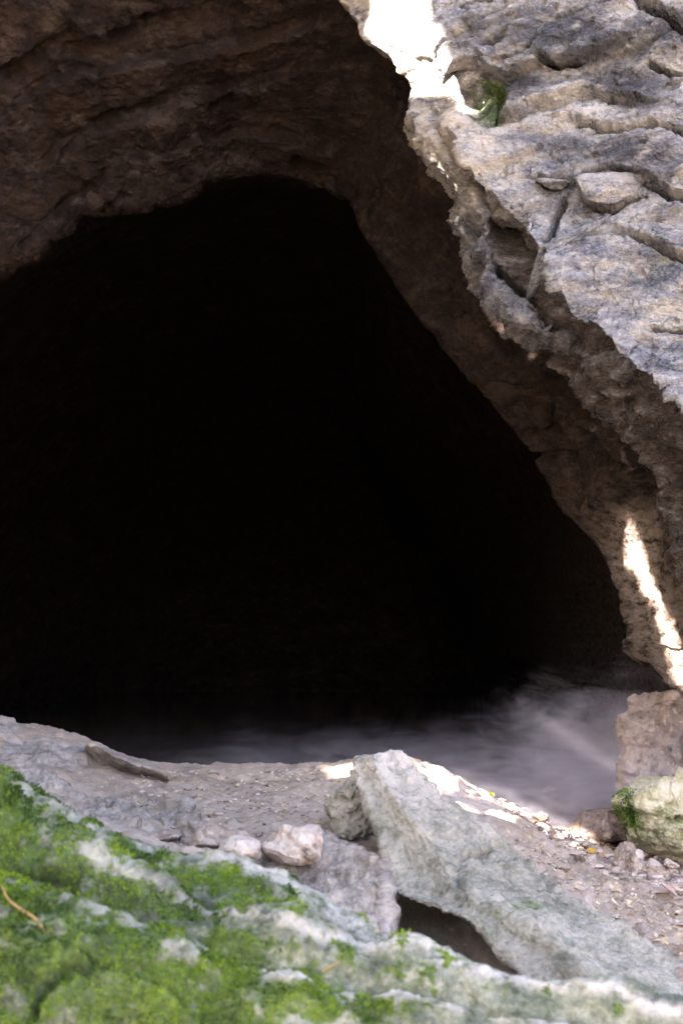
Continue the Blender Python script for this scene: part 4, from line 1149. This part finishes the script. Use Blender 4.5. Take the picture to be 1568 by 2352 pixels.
ax = np.cross(nn, r.normal(size=(n_, 3))); ax /= np.linalg.norm(ax, axis=1)[:, None]
bx = np.cross(nn, ax)
VV = np.stack([c - ax * size[:, None], c - bx * size[:, None] * 0.62, c + ax * size[:, None], c + bx * size[:, None] * 0.62], 1).reshape(-1, 3)
added_shade_tree = bpy.data.objects.new('added_shade_tree', None)
link(added_shade_tree)
tb = np.array([-9.5, -1.5, 0.3])
added_shade_tree.location = tb
tag(added_shade_tree, 'unseen leafy canopy added to shade the scene and shape its sun patches', 'added_shade_tree')
added_shade_crown = raw_mesh('added_shade_crown', VV - tb, np.arange(n_ * 4).reshape(-1, 4), M['leaf'], added_shade_tree, False)
cc_ = a1 * cu + a2 * cv + sd * (9.6 + ctr @ sd)
tr = tube('added_trunk', np.array([[0, 0, -0.3], [0.1, 0.1, 2.5], [0.3, 0.6, 5.0], (cc_ - tb) * 0.75 + [0, 0, 0.3], cc_ - tb]), [0.28, 0.22, 0.18, 0.12, 0.06], M['bark'], 10)
tr.parent = added_shade_tree
for k in range(7):
    e_ = cc_ - tb + a1 * r.uniform(-4, 4) + a2 * r.uniform(-4, 4) + sd * 0.6
    s0 = np.array([0.3, 0.6, 5.0]) * (1 - k / 9) + (cc_ - tb) * (k / 9)
    lb = tube('added_limb', np.array([s0, (s0 + e_) / 2 + sd * 0.7, e_]), [0.07, 0.05, 0.02], M['bark'], 7)
    lb.parent = added_shade_tree

# ------------------------------------------------------------------ mist drifting over the pool
mm = bpy.data.materials.new('pool_mist')
mm.use_nodes = True
nt = mm.node_tree
nt.nodes.clear()
out = nt.nodes.new('ShaderNodeOutputMaterial')
pv = nt.nodes.new('ShaderNodeVolumePrincipled')
pv.inputs['Color'].default_value = (0.86, 0.86, 1.0, 1)
pv.inputs['Anisotropy'].default_value = 0.0
nt.links.new(pv.outputs[0], out.inputs['Volume'])
geo = nt.nodes.new('ShaderNodeNewGeometry')
sep = nt.nodes.new('ShaderNodeSeparateXYZ')
nt.links.new(geo.outputs['Position'], sep.inputs[0])
def mapped(scale, loc=(0, 0, 0)):
    mp = nt.nodes.new('ShaderNodeMapping')
    mp.inputs['Scale'].default_value = scale
    mp.inputs['Location'].default_value = loc
    nt.links.new(geo.outputs['Position'], mp.inputs['Vector'])
    return mp.outputs[0]
nlow = noise_n(nt, mapped((0.75, 0.5, 0.35), (3.3, 0, 0)), 1.0, 3, 0.5, 0.6)
nw = noise_n(nt, mapped((0.7, 0.45, 3.0), (1.0, 0, 0)), 1.7, 6, 0.62, 2.2)
topz = math_n(nt, 'ADD', math_n(nt, 'MULTIPLY', nlow, 1.5), maprange(nt, sep.outputs[0], -0.5, 2.6, -0.16, 0.0))
depth = math_n(nt, 'SUBTRACT', topz, sep.outputs[2])
body = maprange(nt, depth, -0.10, 0.75)
wisp = maprange(nt, nw, 0.40, 0.60, 0.05, 1.4)
xr = math_n(nt, 'MULTIPLY', maprange(nt, sep.outputs[0], -2.1, 0.9, 0.05, 0.85), maprange(nt, sep.outputs[0], 4.4, 3.4))
yr = math_n(nt, 'MULTIPLY', maprange(nt, sep.outputs[1], 7.45, 7.9), maprange(nt, sep.outputs[1], 14.5, 11.5))
den = math_n(nt, 'MULTIPLY', math_n(nt, 'MULTIPLY', body, wisp), math_n(nt, 'MULTIPLY', xr, yr))
nc_ = noise_n(nt, mapped((1.1, 0.9, 1.8), (0, 0, 0.4)), 1.9, 6, 0.6, 2.2)
dv = nt.nodes.new('ShaderNodeVectorMath'); dv.operation = 'MULTIPLY_ADD'
nt.links.new(geo.outputs['Position'], dv.inputs[0])
dv.inputs[1].default_value = (1.35, 0.9, 1.75)
dv.inputs[2].default_value = (-1.9 * 1.35, -9.0 * 0.9, -0.57 * 1.75)
ln = nt.nodes.new('ShaderNodeVectorMath'); ln.operation = 'LENGTH'
nt.links.new(dv.outputs[0], ln.inputs[0])
pl = math_n(nt, 'SUBTRACT', 1.15, math_n(nt, 'ADD', ln.outputs['Value'], math_n(nt, 'MULTIPLY', math_n(nt, 'SUBTRACT', 0.5, nc_), 3.0)))
plume = math_n(nt, 'MULTIPLY', maprange(nt, pl, -0.1, 1.2), maprange(nt, nc_, 0.36, 0.66, 0.1, 1.4))
dv2 = nt.nodes.new('ShaderNodeVectorMath'); dv2.operation = 'MULTIPLY_ADD'
nt.links.new(geo.outputs['Position'], dv2.inputs[0])
dv2.inputs[1].default_value = (1.5, 2.4, 2.0)
dv2.inputs[2].default_value = (-2.2 * 1.5, -7.85 * 2.4, -0.62 * 2.0)
ln2 = nt.nodes.new('ShaderNodeVectorMath'); ln2.operation = 'LENGTH'
nt.links.new(dv2.outputs[0], ln2.inputs[0])
puff = maprange(nt, math_n(nt, 'ADD', ln2.outputs['Value'], math_n(nt, 'MULTIPLY', math_n(nt, 'SUBTRACT', 0.5, nc_), 1.6)), 0.95, 0.0)
den = math_n(nt, 'ADD', math_n(nt, 'ADD', den, math_n(nt, 'MULTIPLY', plume, 0.75)), math_n(nt, 'MULTIPLY', puff, 0.8))
nt.links.new(math_n(nt, 'MULTIPLY', den, 0.8), pv.inputs['Density'])
bx0, bx1 = np.array([-2.6, 7.45, 0.215]), np.array([4.5, 14.6, 1.9])
cv_ = np.array([[x, y, z] for x in (0, 1) for y in (0, 1) for z in (0, 1)], float) * (bx1 - bx0) + bx0
mist = raw_mesh('mist', cv_, np.array([(0, 1, 3, 2), (4, 6, 7, 5), (0, 4, 5, 1), (2, 3, 7, 6), (0, 2, 6, 4), (1, 5, 7, 3)]), mm, None, False)
tag(mist, 'low bank of pale mist drifting over the pool inside the cave mouth', None, None, 'stuff')
